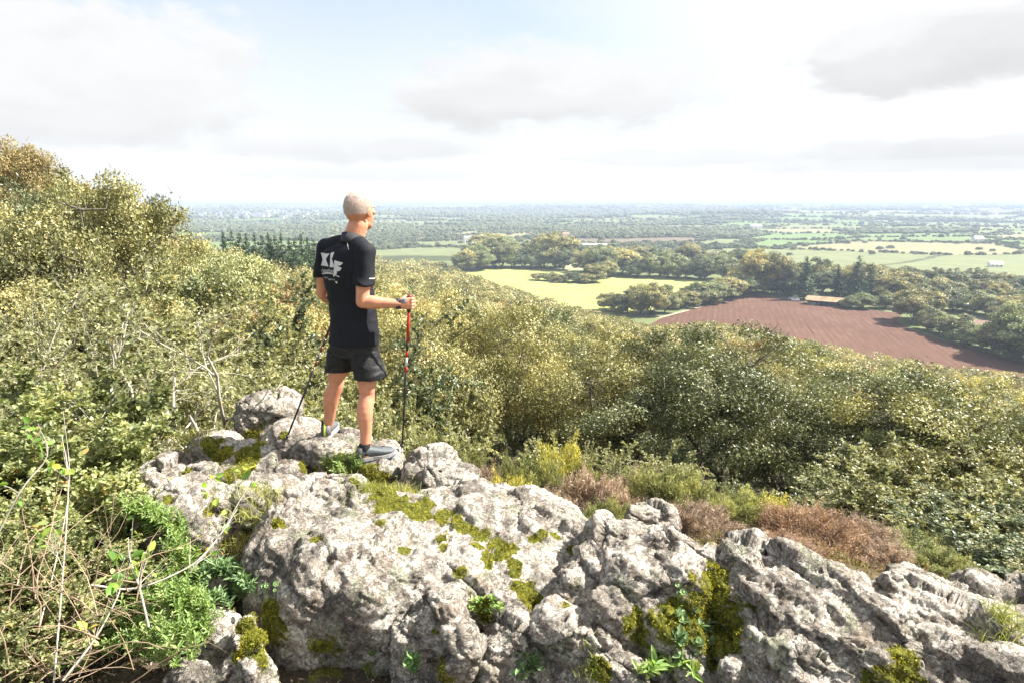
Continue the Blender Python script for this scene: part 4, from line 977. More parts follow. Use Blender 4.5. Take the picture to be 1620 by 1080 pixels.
# --- socks and shoes
for nm, A_, He, Fd, z0 in (('r', ANR, HEELR, FDR, FLR), ('l', ANL, HEELL, FDL, FLL)):
    h0 = np.array([He[0], He[1], z0]); Sd = np.array([Fd[1], -Fd[0], 0])
    g = Geo(); add_loft(g, [(h0 + Fd * .055 + UP * .05, Sd * .038, Fd * .045), (h0 * .5 + np.array([A_[0], A_[1], z0]) * .5 + Fd * .02 + UP * .085, Sd * .038, Fd * .043), (np.array([A_[0], A_[1], z0 + .125]), Sd * .0395, Fd * .0405), (np.array([A_[0], A_[1], z0 + .130]) + (A_ - A_) , Sd * .036, Fd * .037)], 20); plink('sock', g.mesh('sock', True), M_SOCK)
    # sole, upper
    g = Geo(); prof = [(-.012, .026), (.0, .034), (.04, .038), (.10, .036), (.16, .046), (.21, .045), (.25, .034), (.268, .016)]
    def slab(z1, z2, grow_, toe=.018):
        lo, hi = [], []
        L = [(a, -w_) for a, w_ in prof] + [(a, w_) for a, w_ in reversed(prof)]
        n = len(L); lo = [h0 + Fd * a + Sd * (w_ * grow_) + UP * (z1 + toe * max(0, (a - .17) / .1) ** 2) for a, w_ in L]; hi = [h0 + Fd * (a * 1.0) + Sd * (w_ * grow_) + UP * (z2 + toe * max(0, (a - .17) / .1) ** 2) for a, w_ in L]
        i = np.arange(n); j = (i + 1) % n; Q = np.stack([i, j, n + j, n + i], 1); V_ = np.array(lo + hi); half = len(prof)
        T = [[k_, k_ + 1, n - 2 - k_, n - 1 - k_] for k_ in range(half - 1)]; B2 = [[a + n for a in t_][::-1] for t_ in T]; return V_, np.concatenate([Q, np.array(T), np.array(B2)])
    G1 = Geo(); G1.add(*slab(0, .012, 1.0)); os_ = plink('outsole', G1.mesh('outsole'), M_BLUE, smooth=False); G2 = Geo(); G2.add(*slab(.010, .034, 1.05)); plink('midsole', G2.mesh('midsole'), M_SOLE, smooth=False)
    def ur(a, w_, z_, d_): return (h0 + Fd * a + UP * z_, Sd * w_, (UP * .9 + Fd * .25 * d_) * .5)
    G3 = Geo(); add_loft(G3, [(h0 + Fd * a + UP * (.030 + hh * .5), Sd * w_, UP * hh * .5 + Fd * 0) for a, w_, hh in ((.0, .026, .060), (.012, .034, .078), (.04, .038, .080), (.07, .038, .078), (.10, .038, .068), (.14, .042, .056), (.18, .044, .046), (.22, .040, .038), (.25, .028, .032), (.262, .012, .024))], 20, 2.5)
    up_me = remesh(G3, .0035, 'shoe_upper', 3); shoe = plink('shoe', up_me, M_SHOEG)
    G4 = Geo(); add_loft(G4, [(h0 + Fd * .018 + UP * .034, Sd * .037, Fd * .034), (h0 + Fd * .020 + UP * .07, Sd * .036, Fd * .032), (h0 + Fd * .024 + UP * .108, Sd * .034, Fd * .026)], 18, 2.3); plink('heel_counter', G4.mesh('heel_counter', True), M_SHOED, shoe)
    G5 = Geo(); add_loft(G5, [(h0 - Fd * .018 + UP * .036, Sd * .006, Fd * .003), (h0 - Fd * .016 + UP * .08, Sd * .006, Fd * .003), (h0 - Fd * .004 + UP * .128, Sd * .006, Fd * .003)], 8, 3); plink('heel_tab', G5.mesh('heel_tab'), M_LIME, shoe)
    G6 = Geo()
    for k_ in range(5):
        a = .09 + .018 * k_; z_ = .030 + .068 - (a - .1) * .32 + .006; G6.add(*prisms([h0 + Fd * a - Sd * .018 + UP * z_], [h0 + Fd * (a + .01) + Sd * .018 + UP * (z_ - .002)], .0016, .0016, 5))
    plink('laces', G6.mesh('laces', True), M_SHOED, shoe)
# --- cropped hair: a close cap and thousands of short bristles
Vb, Nb = get_vn(body); Vb = Vb + PB; loc_ = (Vb - hp(0, -.012, .015)) @ (HM / 1.09 ** 2); ln_ = np.linalg.norm(loc_, axis=1); dd_ = loc_ / ln_[:, None]
nh_ = .14 * pnoise(Vb * 60) + .06 * pnoise(Vb * 190)
inh = (ln_ < .16) & ~((dd_[:, 2] + nh_ < -.38 + .62 * np.maximum(0, dd_[:, 1])) | ((dd_[:, 1] > .35) & (dd_[:, 2] < .62)) | ((np.abs(dd_[:, 0]) > .8) & (dd_[:, 2] < .05) & (dd_[:, 1] > -.15)))
Fb = [tuple(p.vertices) for p in body.polygons if all(inh[q] for q in p.vertices)]; used = sorted({q for f in Fb for q in f}); mp_ = {q: i for i, q in enumerate(used)}
capme = mesh_np('scalp_hair', Vb[used] + Nb[used] * (.0016 + .0012 * pnoise(Vb[used] * 260))[:, None], [[[mp_[q] for q in f] for f in Fb if len(f) == 4]] if all(len(f) == 4 for f in Fb) else [[[mp_[q] for q in f] for f in Fb if len(f) == 4], [[mp_[q] for q in f] for f in Fb if len(f) == 3]], True)
M_SCALP = flat_mat('cropped_hair_over_scalp', (.53, .38, .325), .75); hair_o = plink('hair', capme, M_SCALP)
rg = np.random.default_rng(4); g = Geo(); n = 8000; D = rg.normal(size=(n * 2, 3)); D /= np.linalg.norm(D, axis=1)[:, None]
bt = BVHTree.FromPolygons([tuple(v + PB) for v in get_vn(body)[0]], [tuple(p.vertices) for p in body.polygons]); P0 = []; P1 = []
for d in D:
    # hairline: back and sides down to the nape, thin in front
    if d[2] < -.38 + .62 * max(0, d[1]) or (d[1] > .35 and d[2] < .62) or (abs(d[0]) > .8 and d[2] < .05 and d[1] > -.15): continue
    if d[1] > .1 and rg.random() < .35: continue
    w_ = HM @ d; o_ = hp(0, -.012, .015); h = bt.ray_cast(Vector(o_ + w_ * .3), Vector(-w_), .3)
    if h[0] is None: continue
    p = np.array(h[0]); nn = np.array(h[1]); P0.append(p - nn * .001); P1.append(p + (nn + rg.normal(size=3) * .35 + HF * .1 - UP * .3) * rg.uniform(.0035, .007))
P0 = np.array(P0); P1 = np.array(P1); g.add(*prisms(P0, P1, .0008, .0004, 3)); plink('bristles', g.mesh('bristles'), M_HAIR, hair_o)
for s_ in (-1, 1):
    g = Geo(); g2 = Geo(); ell(g, hp(s_ * .031, .082, .004), (.0115, .0115, .0115), HM, 14, 10); ell(g2, hp(s_ * .031, .0905, .004), (.005, .0035, .005), HM, 10, 8)
    e_ = plink('eye', g.mesh('eye', True), M_EYE); plink('iris', g2.mesh('iris', True), M_IRIS, e_)
# --- wrist strap of the pole glove, round the wrist and the back of the hand
g = Geo(); c = WR2 + HFR * .0; add_loft(g, [(WR2 - HFR * .020, UP * .0335, PR * .0285), (WR2 - HFR * .014, UP * .036, PR * .031), (WR2 + HFR * .010, UP * .0375, PR * .0305), (WR2 + HFR * .016, UP * .035, PR * .0275)], 20); plink('wrist_strap', g.mesh('wrist_strap', True), M_STRAP)
g = Geo(); add_loft(g, [(WR2 + HFR * .012 - PR * .024 + UP * .016, UP * .016, PR * .004), (WR2 + HFR * .035 - PR * .0245 + UP * .022, UP * .015, PR * .004), (WR2 + HFR * .052 - PR * .0235 + UP * .028, UP * .016, PR * .004)], 12, 4); plink('strap_patch', g.mesh('strap_patch', True), M_STRAPG)

# --- the two walking poles
M_REDD = flat_mat('dark_red_shaft', (.12, .012, .012), .3); M_GREYM = flat_mat('grey_marking', (.14, .12, .12), .4)
def pole(tip, grip, label, over=.058, M_REDP=M_REDP, M_SILV=M_SILV):
    d = (grip - tip); L = np.linalg.norm(d); d /= L; root = empty('walking_pole', tuple(tip)); X = np.cross(d, [0, 1, 0]); X /= np.linalg.norm(X); Y = np.cross(X, d)
    def cyl(segs, k=14):
        g = Geo(); add_loft(g, [(d * a, X * r, Y * r) for a, r in segs], k); return g.mesh('p', True)
    T = L + over
    def ch(nm, segs, m): me = cyl(segs); me.name = nm; return link(nm, me, m, root)
    ch('tip', [(-.012, .002), (.01, .004), (.05, .006)], M_SILV); ch('shaft', [(.045, .0068), (L * .40, .0072), (L * .56, .0080)], M_CARBON)
    ch('shaft', [(L * .5605, .0088), (L * .60, .0088)], M_REDP); ch('shaft', [(L * .6005, .0086), (L * .66, .0086)], M_SILV); ch('shaft', [(L * .6605, .0088), (L * .70, .0088)], M_REDP); ch('shaft', [(L * .7005, .0088), (L * .755, .0090)], M_CARBON); ch('shaft', [(L * .7555, .0092), (L - .065, .0094)], M_REDP)
    ch('grip', [(L - .066, .011), (L - .05, .0145), (L - .02, .0125), (L + .01, .0145), (L + .035, .0125), (T - .035, .013), (T - .02, .016)], M_GRIP); ch('grip_cap', [(T - .0195, .0165), (T - .010, .0165), (T - .004, .014), (T - .001, .008)], flat_mat('dark_red_cap', (.20, .03, .03), .5))
    g = Geo(); add_loft(g, [(d * .06, X * .011, Y * .011), (d * .062, X * .017, Y * .017), (d * .066, X * .017, Y * .017), (d * .075, X * .009, Y * .009)], 16); link('basket', g.mesh('basket', True), M_CARBON, root)
    setp(root, label, 'walking pole'); return root
pole(TIPR, GRIP, 'upright black and red walking pole gripped in the bent arm'); pole(TIPL, GRIPL, 'slanting black walking pole planted on the rocks behind the hiker', M_REDP=M_REDD, M_SILV=M_GREYM)
# ------------------------------------------------------------------ shrubs, gorse, herbs, moss tufts
SHRUB = [(0.0, (.08, .09, .04)), (0.35, (.20, .21, .10)), (0.65, (.36, .36, .19)), (0.88, (.52, .49, .28)), (1.0, (.48, .34, .10))]
M_SHRUB = leaf_mat('shrub_leaves', SHRUB, rough=0.38, trans=0.38, obvar=0.08)
M_BRAM = leaf_mat('bramble_leaves', [(0.0, (.09, .11, .045)), (0.45, (.22, .25, .10)), (0.8, (.42, .42, .20)), (0.93, (.50, .40, .15)), (1.0, (.42, .22, .08))], rough=0.4, trans=0.35)
M_GORSE = leaf_mat('gorse_green', [(0.0, (.11, .125, .045)), (0.5, (.28, .30, .12)), (1.0, (.50, .48, .19))], rough=0.6, trans=0.2)
M_GORSEY = leaf_mat('gorse_yellow', [(0.0, (.13, .14, .04)), (0.5, (.33, .32, .09)), (1.0, (.55, .48, .12))], rough=0.6, trans=0.25)
M_DEAD = leaf_mat('dead_gorse', [(0.0, (.15, .10, .075)), (0.5, (.34, .25, .19)), (1.0, (.52, .42, .33))], rough=0.8, trans=0.2)
M_RUSTY = leaf_mat('rusty_gorse', [(0.0, (.13, .075, .045)), (0.5, (.29, .185, .12)), (1.0, (.45, .32, .22))], rough=0.8, trans=0.2)
M_HERB = leaf_mat('heath_leaves', [(0.0, (.08, .14, .035)), (0.5, (.22, .34, .09)), (1.0, (.42, .52, .19))], rough=0.45, trans=0.4)
M_HERBG = leaf_mat('greygreen_leaves', [(0.0, (.06, .11, .045)), (0.5, (.13, .21, .085)), (1.0, (.25, .35, .16))], rough=0.5, trans=0.3)
M_PENNY = leaf_mat('pennywort_leaves', [(0.0, (.08, .15, .045)), (1.0, (.19, .31, .11))], rough=0.3, trans=0.3)
M_OAKL = leaf_mat('young_oak_leaves', [(0.0, (.11, .22, .04)), (0.5, (.22, .36, .06)), (0.85, (.40, .48, .10)), (1.0, (.55, .45, .05))], rough=0.35, trans=0.45)
M_GRASS = leaf_mat('grass_blades', [(0.0, (.10, .14, .03)), (0.5, (.25, .28, .07)), (1.0, (.50, .44, .19))], rough=0.6, trans=0.4)
M_MOSS = leaf_mat('moss_tips', [(0.0, (.06, .075, .012)), (0.5, (.20, .20, .022)), (1.0, (.46, .39, .035))], rough=0.8, trans=0.3)
M_TWIG = bark_mat('grey_twigs', (.28, .25, .20), (.56, .52, .45), 20)
M_TWIGD = bark_mat('dark_twigs', (.07, .05, .035), (.16, .12, .09), 20)
M_STEM = bark_mat('red_stems', (.15, .09, .05), (.42, .31, .21), 6)

def leaf6(C, size, A, N, rg, aspect=0.55):
    """two-sided leaf of six points, bent along its midrib"""
    n = len(C); A = A / (np.linalg.norm(A, axis=1)[:, None] + 1e-9)
    B = np.cross(N, A); B /= np.linalg.norm(B, axis=1)[:, None] + 1e-9; N2 = np.cross(A, B)
    s = (size * (1 + 0.3 * rg.normal(size=n)).clip(0.45, 1.8))[:, None]; w = s * aspect * 0.5; f = N2 * s * 0.10
    V = np.stack([C, C + A * s * .33 + B * w + f, C + A * s * .75 + B * w * .8 + f * .6, C + A * s, C + A * s * .75 - B * w * .8 + f * .6, C + A * s * .33 - B * w + f], 1).reshape(-1, 3)
    b = (np.arange(n) * 6)[:, None]
    return V, np.concatenate([b + np.array([[0, 1, 2, 3]]), b + np.array([[0, 3, 4, 5]])])
def segs_to_geo(out, k=4, lvk=None):
    g = Geo(); P0, P1, A, B, L = seg_arrays(out)
    for lv in np.unique(L):
        m = L == lv; g.add(*prisms(P0[m], P1[m], A[m], B[m], (7, 5, 4, 3, 3, 3)[int(lv)]))
    return g
def shrub(seed, h, stems=5, levels=3, leaf=0.042, nleaf=9, mat=None, bark=None, name='shrub', spread=0.75, lean=0.5, kids=4, dens=1.0, rad0=0.018, lasp=0.55):
    rg = np.random.default_rng(seed); root = empty(name); out = []
    for s_ in range(stems):
        a = 2 * PI * s_ / stems + rg.random(); d = np.array([math.cos(a) * lean, math.sin(a) * lean, 1.0])
        grow(rg, (math.cos(a) * .06, math.sin(a) * .06, -0.15), d, h * rg.uniform(0.75, 1.0), rad0 * h / 1.6 * rg.uniform(.7, 1.1), levels, spread, 5, kids, 0.2, 0.05, 0.55, out)
    for i, o in enumerate(out): pass
    br = segs_to_geo(out).mesh(name + '_branches', True)
    P0, P1, A, B, L = seg_arrays(out); m = L >= levels - 1; p0, p1 = P0[m], P1[m]
    n = int(len(p0) * nleaf * dens); k = rg.integers(len(p0), size=n); t_ = rg.random(n)[:, None]
    C = p0[k] * (1 - t_) + p1[k] * t_; D = (p1 - p0)[k]; D /= np.linalg.norm(D, axis=1)[:, None] + 1e-9
    Aa = D * 0.5 + rg.normal(size=(n, 3)) * 0.8; Nn = rg.normal(size=(n, 3)) * 0.7 + [0, 0, 0.9]
    g = Geo(); V, F = leaf6(C + rg.normal(size=(n, 3)) * 0.008, leaf, Aa, Nn, rg, lasp); hue = np.clip(0.42 + 0.22 * rg.normal(size=n) + 0.10 * pnoise(C * 2.5), 0, 1)
    g.add(V, F, np.repeat(hue, 6)); lm = g.mesh(name + '_leaves')
    link('branch', br, bark or M_TWIG, root); link('foliage', lm, mat or M_SHRUB, root)
    return root
def gorse(seed, rad, mat, name='gorse_bush', n=26000, hgt=0.9, sp=0.035, twig=900, wid=0.16, clumps=60):
    rg = np.random.default_rng(seed); root = empty(name)
    # plumes: bushy heads standing all over the dome
    pc = rg.normal(size=(clumps, 3)); pc[:, 2] = np.abs(pc[:, 2]) + .15; pc /= np.linalg.norm(pc, axis=1)[:, None]; pr = rad * rg.uniform(0.68, 1.0, clumps)
    base = np.zeros((clumps, 3)); tip = pc * pr[:, None] * [1, 1, hgt]
    k = rg.integers(clumps, size=n); t_ = rg.random(n); dv = rg.normal(size=(n, 3)); dv /= np.linalg.norm(dv, axis=1)[:, None]
    cr = rad * rg.uniform(.13, .26, clumps)[k] * t_ ** .4
    C = tip[k] * .86 + dv * cr[:, None]; C[:, 2] = np.where(C[:, 2] < 0, -C[:, 2] * .5, C[:, 2])
    sh = rg.random(n) < .12; C = np.where(sh[:, None], tip[k] * (.9 + .32 * rg.random(n))[:, None] + rg.normal(size=(n, 3)) * .018, C)
    O = dv * 1.2 + pc[k] * .6
    V, F = leaves(C, sp, wid, up=0.2, rg=rg, outdir=O, outw=1.1)
    g = Geo(); hue = np.clip(0.22 + 0.40 * t_ + 0.15 * rg.normal(size=n) + 0.18 * rg.normal(size=clumps)[k], 0, 1); g.add(V, F, np.repeat(hue, 4)); fm = g.mesh(name + '_foliage')
    g = Geo(); g.add(*prisms(base + rg.normal(size=(clumps, 3)) * .03, tip * .92, .010, .003, 4))
    kk = rg.integers(clumps, size=twig); tt = rg.uniform(.3, 1, twig)[:, None]; s = tip[kk] * tt; g.add(*prisms(s, s + (pc[kk] + rg.normal(size=(twig, 3)) * .8) * rad * .15, .003, .001, 3))
    link('branch', g.mesh(name + '_branches'), M_TWIGD, root); link('foliage', fm, mat, root)
    return root
gp_ = {'green': Proto(lambda: gorse(1, .55, M_GORSE, n=42000, sp=.032, wid=.22)), 'green2': Proto(lambda: gorse(2, .5, M_GORSE, n=32000, sp=.038, clumps=40, wid=.18)),
       'yellow': Proto(lambda: gorse(3, .5, M_GORSEY, n=40000, sp=.026, clumps=80, wid=.35)), 'dead': Proto(lambda: gorse(4, .5, M_DEAD, n=34000, sp=.04, twig=2500, clumps=60, wid=.12)),
       'rust': Proto(lambda: gorse(5, .6, M_RUSTY, n=42000, sp=.04, twig=2500, clumps=80, wid=.12)),
       'scrub': Proto(lambda: shrub(61, 1.5, 6, 3, .034, 12, M_SHRUB, M_TWIG, 'shrub', kids=4, lean=.55)), 'scrub2': Proto(lambda: shrub(62, 1.7, 6, 3, .036, 13, M_HOLLY, M_TWIG, 'shrub', kids=4, lean=.5)),
       'bramble': Proto(lambda: shrub(63, 1.0, 9, 3, .036, 9, M_BRAM, M_STEM, 'bramble', kids=5, lean=.9, spread=.8)),
       'sapling': Proto(lambda: shrub(64, 1.9, 4, 3, .055, 9, M_OAKL, M_TWIG, 'shrub', kids=4, lean=.4))}
def bush(kind, u, v, y, size, label, cat='gorse bush', group=None, sz=1.0, up=0.35):
    """centre of the bush is seen at (u,v) at forward distance y; it is set down on the slope there"""
    p = pt(u, v, y); g = h1(p.x, p.y)
    o = gp_[kind].place((p.x, p.y, g), random.uniform(0, 6.28), (size, size, size * sz)); setp(o, label, cat, group); return o
GB = 'gorse bushes behind the rocks'
def ztop(root):
    z = []
    for ch in root.children:
        n = len(ch.data.vertices); V = np.empty(n * 3, np.float32); ch.data.vertices.foreach_get('co', V); z.append(np.percentile(V[2::3], 99.9))
    return max(z)
def top_fit(kind, base_h, u, vtop, y, wid, label, cat='gorse bush', group=GB):
    """set a bush on the slope so that its top reaches the sight line (u, vtop)"""
    p = pt(u, vtop, y); g = h1(p.x, p.y); hh = max(p.z - g, 0.25)
    if gp_[kind].root is None: gp_[kind].root = gp_[kind].maker(); 
    base_h = ztop(gp_[kind].root)
    o = gp_[kind].place((p.x, p.y, g - 0.05), random.uniform(0, 6.28), (wid, wid, hh / base_h)); setp(o, label, cat, group); return o
G = [('green', 700, 690, 6.3, 1.0, 'pale green heathy gorse nearest the walking pole'), ('green2', 650, 672, 7.2, 1.1, 'loose green gorse rising behind the angular boulder'),
     ('yellow', 800, 735, 6.0, .75, 'low yellow-green gorse just above the domed rock'), ('green', 838, 708, 6.7, 1.15, 'dark green rounded gorse beside the yellow one'),
     ('yellow', 895, 690, 7.2, 1.2, 'bright yellow-flowering gorse, the largest of the yellow ones'), ('dead', 915, 728, 6.6, 1.2, 'pinkish brown dead gorse under the bright yellow one'),
     ('dead', 975, 745, 6.3, 1.0, 'brown dead gorse between dark green and yellow-green bushes'), ('green', 1060, 725, 6.6, 1.3, 'big yellow-green gorse with rounded plumes above the low pale rock'),
     ('dead', 1010, 730, 7.3, 1.1, 'tall greyish dead gorse behind the brown one'), ('green2', 965, 788, 5.3, .7, 'small green gorse right behind the low pale rock'),
     ('dead', 1120, 790, 5.9, 1.0, 'dead brown gorse fringe over the knobbly block'), ('green2', 1150, 770, 6.4, 1.0, 'upright green and brown gorse before the dark tree gap'),
     ('yellow', 1225, 780, 6.6, .85, 'yellow-tipped gorse just behind the rusty bush'), ('green2', 1185, 775, 6.9, 1.0, 'thin upright gorse between two yellowish bushes'),
     ('rust', 1290, 795, 5.9, 1.15, 'big rusty orange dead gorse, the brightest brown bush'), ('rust', 1245, 845, 5.3, .7, 'low rusty gorse at the foot of the brightest brown bush'),
     ('dead', 1370, 815, 6.1, 1.1, 'brown dead gorse with bare dark stems beside the rusty one'), ('dead', 1400, 850, 5.5, .8, 'low dead gorse behind the small faceted rock'),
     ('green', 1470, 845, 6.1, 1.1, 'green gorse at the end of the brown ones'), ('green2', 1500, 872, 5.6, .8, 'low green gorse behind the sloping slab'), ('green', 1430, 835, 6.6, 1.0, 'dull green gorse half hidden by the dead ones'),
     ('dead', 870, 765, 5.6, .8, 'low pinkish dead gorse along the domed rock'), ('dead', 760, 715, 6.6, .9, 'thin brown gorse between two green ones'), ('green2', 925, 800, 4.9, .5, 'small pale green gorse touching the end of the domed rock'),
     ('green2', 740, 700, 7.6, 1.2, 'grey-green gorse at the edge of the dark tree gap'), ('dead', 1080, 785, 5.6, .7, 'tawny dead gorse right behind the knobbly block')]
for k, u, v, y, w, lab in G: top_fit(k, 1, u, v, y, w * .95, lab)
# woody scrub filling the slope between gorse and wood
SB = 'leafy shrubs on the slope below the outcrop'
for i, (k, u, v, y, w, lab) in enumerate([
    ('scrub', 672, 668, 8.0, .8, 'pale leafy shrub directly behind the walking pole'), ('scrub', 625, 640, 8.6, .7, 'olive shrub between hiker legs and dark tree gap'),
    ('scrub', 480, 560, 8.6, 1.5, 'pale olive shrub beside the hiker hip'), ('scrub', 420, 520, 9.0, 1.6, 'tall pale olive shrub above the grey boulder'),
    ('scrub2', 560, 560, 10.5, 1.6, 'greener shrub seen past the hiker shorts'), ('scrub', 350, 560, 7.2, 1.4, 'fine-twigged shrub over the grey boulder'),
    ('scrub', 470, 620, 6.6, 1.0, 'low tawny shrub behind the pale slab'), ('scrub', 950, 690, 8.6, .9, 'pale shrub behind the bright yellow gorse'),
     
     
    ('scrub', 1460, 755, 8.6, 1.1, 'tall shrub above the green gorse'), ('scrub', 1560, 690, 8.0, 1.6, 'pale twiggy shrub at the edge of the slope'),
    ('scrub2', 1610, 760, 6.8, 1.4, 'holly shrub nearest the sloping slab'), ('scrub', 1530, 790, 7.2, 1.3, 'bare grey-twigged shrub behind the low green gorse'),
    
    ('scrub', 1620, 850, 6.0, 1.0, 'low leafy shrub beside the grass tuft slab'), ('scrub', 1000, 722, 8.0, .8, 'thin scrub with orange leaves behind the dead gorse'),
    ('scrub', 260, 500, 8.5, 1.8, 'broad pale shrub behind the twiggy oak bush'), ('scrub', 130, 480, 9.0, 1.9, 'broad olive shrub on the slope behind the twiggy oak bush'), ('scrub', 10, 440, 9.5, 2.0, 'tall olive shrub on the rising slope'),
    ('scrub2', 330, 450, 11.0, 2.0, 'rounded green shrub in front of the first oaks'), ('scrub', 560, 500, 12.0, 2.0, 'olive shrub half hidden by the hiker'), ('scrub', 60, 520, 7.0, 1.6, 'spreading shrub beside the oak bush')]):
    top_fit(k, 1.75 if k == 'scrub' else 2.0, u, v, y, w, lab, 'shrub', SB)
# the big twiggy oak bushes close by
for i, (sd, u, v, y, h_, lab) in enumerate([(71, 185, 735, 4.9, 2.05, 'twiggy little oak with pale forking trunk, nearest the white boulder'), (72, 30, 700, 4.6, 1.9, 'twiggy oak bush with thin leaves behind the dead stems'),
                                          (73, 330, 660, 6.4, 1.7, 'spreading pale-twigged bush behind the mossy rock'), (74, -120, 640, 5.6, 2.4, 'leafy oak bush at the edge of the slope'), (75, 90, 640, 6.2, 2.2, 'upright twiggy bush between two oak bushes')]):
    p = pt(u, v, y); g = h1(p.x, p.y) - 0.05; vt = (440, 410, 560, 410, 450)[i]; hh = pt(u, vt, y).z - g
    o = shrub(sd, h_ * 1.2, 5, 4 if i in (0, 1) else 3, .036, 2.3 if i in (0, 1) else 10, M_SHRUB, M_TWIG, 'oak_bush', kids=3 if i in (0, 1) else 4, lean=.75, rad0=.040 if i in (0, 1) else .026, spread=.7)
    k_ = hh / ztop(o); kx = k_ * (1.15 if i != 3 else .7); o.scale = (kx, kx, k_); o.location = (p.x, p.y, g); setp(o, lab, 'oak bush', 'twiggy oak bushes beside the outcrop')
# brambles and dead stems low down near the camera
bl = np.random.default_rng(5)
for i, (u, v, y, s, lab) in enumerate([(60, 850, 3.5, .9, 'green bramble behind the dead stems'), (-10, 930, 2.7, .5, 'bramble in the tangle of dead stems'),
                                     (100, 720, 4.4, 1.0, 'tall bramble between the oak bushes'), (-20, 800, 3.6, 1.0, 'bramble at the edge of the bank'), (150, 870, 3.3, .6, 'bramble just above the bright heath plant'), (75, 960, 2.75, .42, 'low bramble among the dead stems')]):
    p = pt(u, v, y); o = gp_['bramble'].place((p.x, p.y, p.z - .42 * s), bl.uniform(0, 6), (s, s, s * .8)); setp(o, lab, 'bramble', 'brambles on the bank')
def deadstems():
    rg = np.random.default_rng(15); g = Geo(); n = 170; out = []
    for i in range(n):
        u = rg.uniform(-90, 150) if rg.random() < .85 else rg.uniform(100, 260); v = rg.uniform(860, 1130); y = rg.uniform(2.1, 2.9)
        p = np.array(pt(u, v, y)); p[2] -= .12; d = np.array([rg.normal() * .8, rg.normal() * .5, rg.uniform(-.1, 1.2)])
        grow(rg, p, d, rg.uniform(.15, .5), rg.uniform(.0014, .0036), 1, .8, 5, 1, .16, -.03, .5, out)
    o = link('dead_stems', segs_to_geo(out).mesh('dead_stems', True), M_STEM); setp(o, 'tangle of dry reddish dead stems on the bank', 'dead stems', kind='stuff')
deadstems()
# single arching bare branches
def bare(name, pts, r, label, lf=None):
    rg = np.random.default_rng(len(label)); P = [np.array(pt(*q)) for q in pts]; root = empty(name, tuple(P[0])); out = []
    r = r * .62; rr = np.linspace(r, r * .35, len(P)); Q = [p - P[0] for p in P]
    g = Geo(); add_loft(g, limb_rings(Q, rr), 8)
    for i in range(1, len(Q) - 1):
        for _ in range(2):
            out2 = []; grow(rg, Q[i], (Q[i + 1] - Q[i]) / np.linalg.norm(Q[i + 1] - Q[i]) + rg.normal(size=3) * .7, .16, rr[i] * .5, 1, .7, 3, 1, .2, .1, .5, out2); out += out2
    P0, P1, A, B, L = seg_arrays(out); g.add(*prisms(P0, P1, A, B, 4))
    link('stem', g.mesh(name, True), M_TWIG, root)
    n = lf or 14; k = rg.integers(len(P0), size=n); g = Geo(); V, F = leaf6(P1[k], .042, rg.normal(size=(n, 3)), rg.normal(size=(n, 3)) + [0, 0, 1], rg, .6); [link('leaf', mesh_np('leaf', V[6 * q:6 * q + 6], F[:2 * 0 + 1] * 0 + np.array([[0, 1, 2, 3]]) if False else np.array([[0, 1, 2, 3], [0, 3, 4, 5]]), False, {'rnd': np.full(6, rg.random())}), M_OAKL, root) for q in range(n)]
    setp(root, label, 'branch', None)
bare('fallen_branch', [(145, 925, 2.45), (215, 930, 2.45), (300, 895, 2.55), (345, 850, 2.75), (375, 805, 2.95)], .008, 'pale dead branch lying across the bright heath plant')
bare('oak_sapling', [(235, 990, 2.3), (222, 935, 2.35), (205, 880, 2.4), (203, 850, 2.42)], .008, 'little forked sapling standing in the bright heath plant')
bare('oak_sapling', [(100, 1075, 2.1), (150, 1010, 2.2), (185, 945, 2.3), (190, 925, 2.35)], .008, 'thick pale stem leaning up towards the heath plant')
bare('oak_sapling', [(318, 860, 2.9), (330, 800, 2.92), (335, 775, 2.94)], .004, 'young oak shoot with bright leaves over the white boulder', 10)
bare('oak_sapling', [(300, 905, 2.75), (345, 850, 2.85), (380, 790, 2.95), (395, 765, 3.0)], .006, 'thin oak shoot slanting over the white boulder', 8)
bare('oak_sapling', [(85, 1080, 2.2), (100, 900, 2.4), (108, 760, 2.6), (98, 690, 2.7)], .006, 'upright red-brown stem with few yellow leaves', 14)
bare('oak_sapling', [(-30, 900, 2.6), (30, 780, 2.7), (75, 720, 2.8), (60, 670, 2.8)], .007, 'arching stem carrying a few bright green leaves', 16)
bare('oak_sapling', [(60, 1000, 2.4), (90, 880, 2.7), (110, 760, 2.9), (100, 650, 3.0)], .005, 'slender stem beside the upright red-brown one', 10)

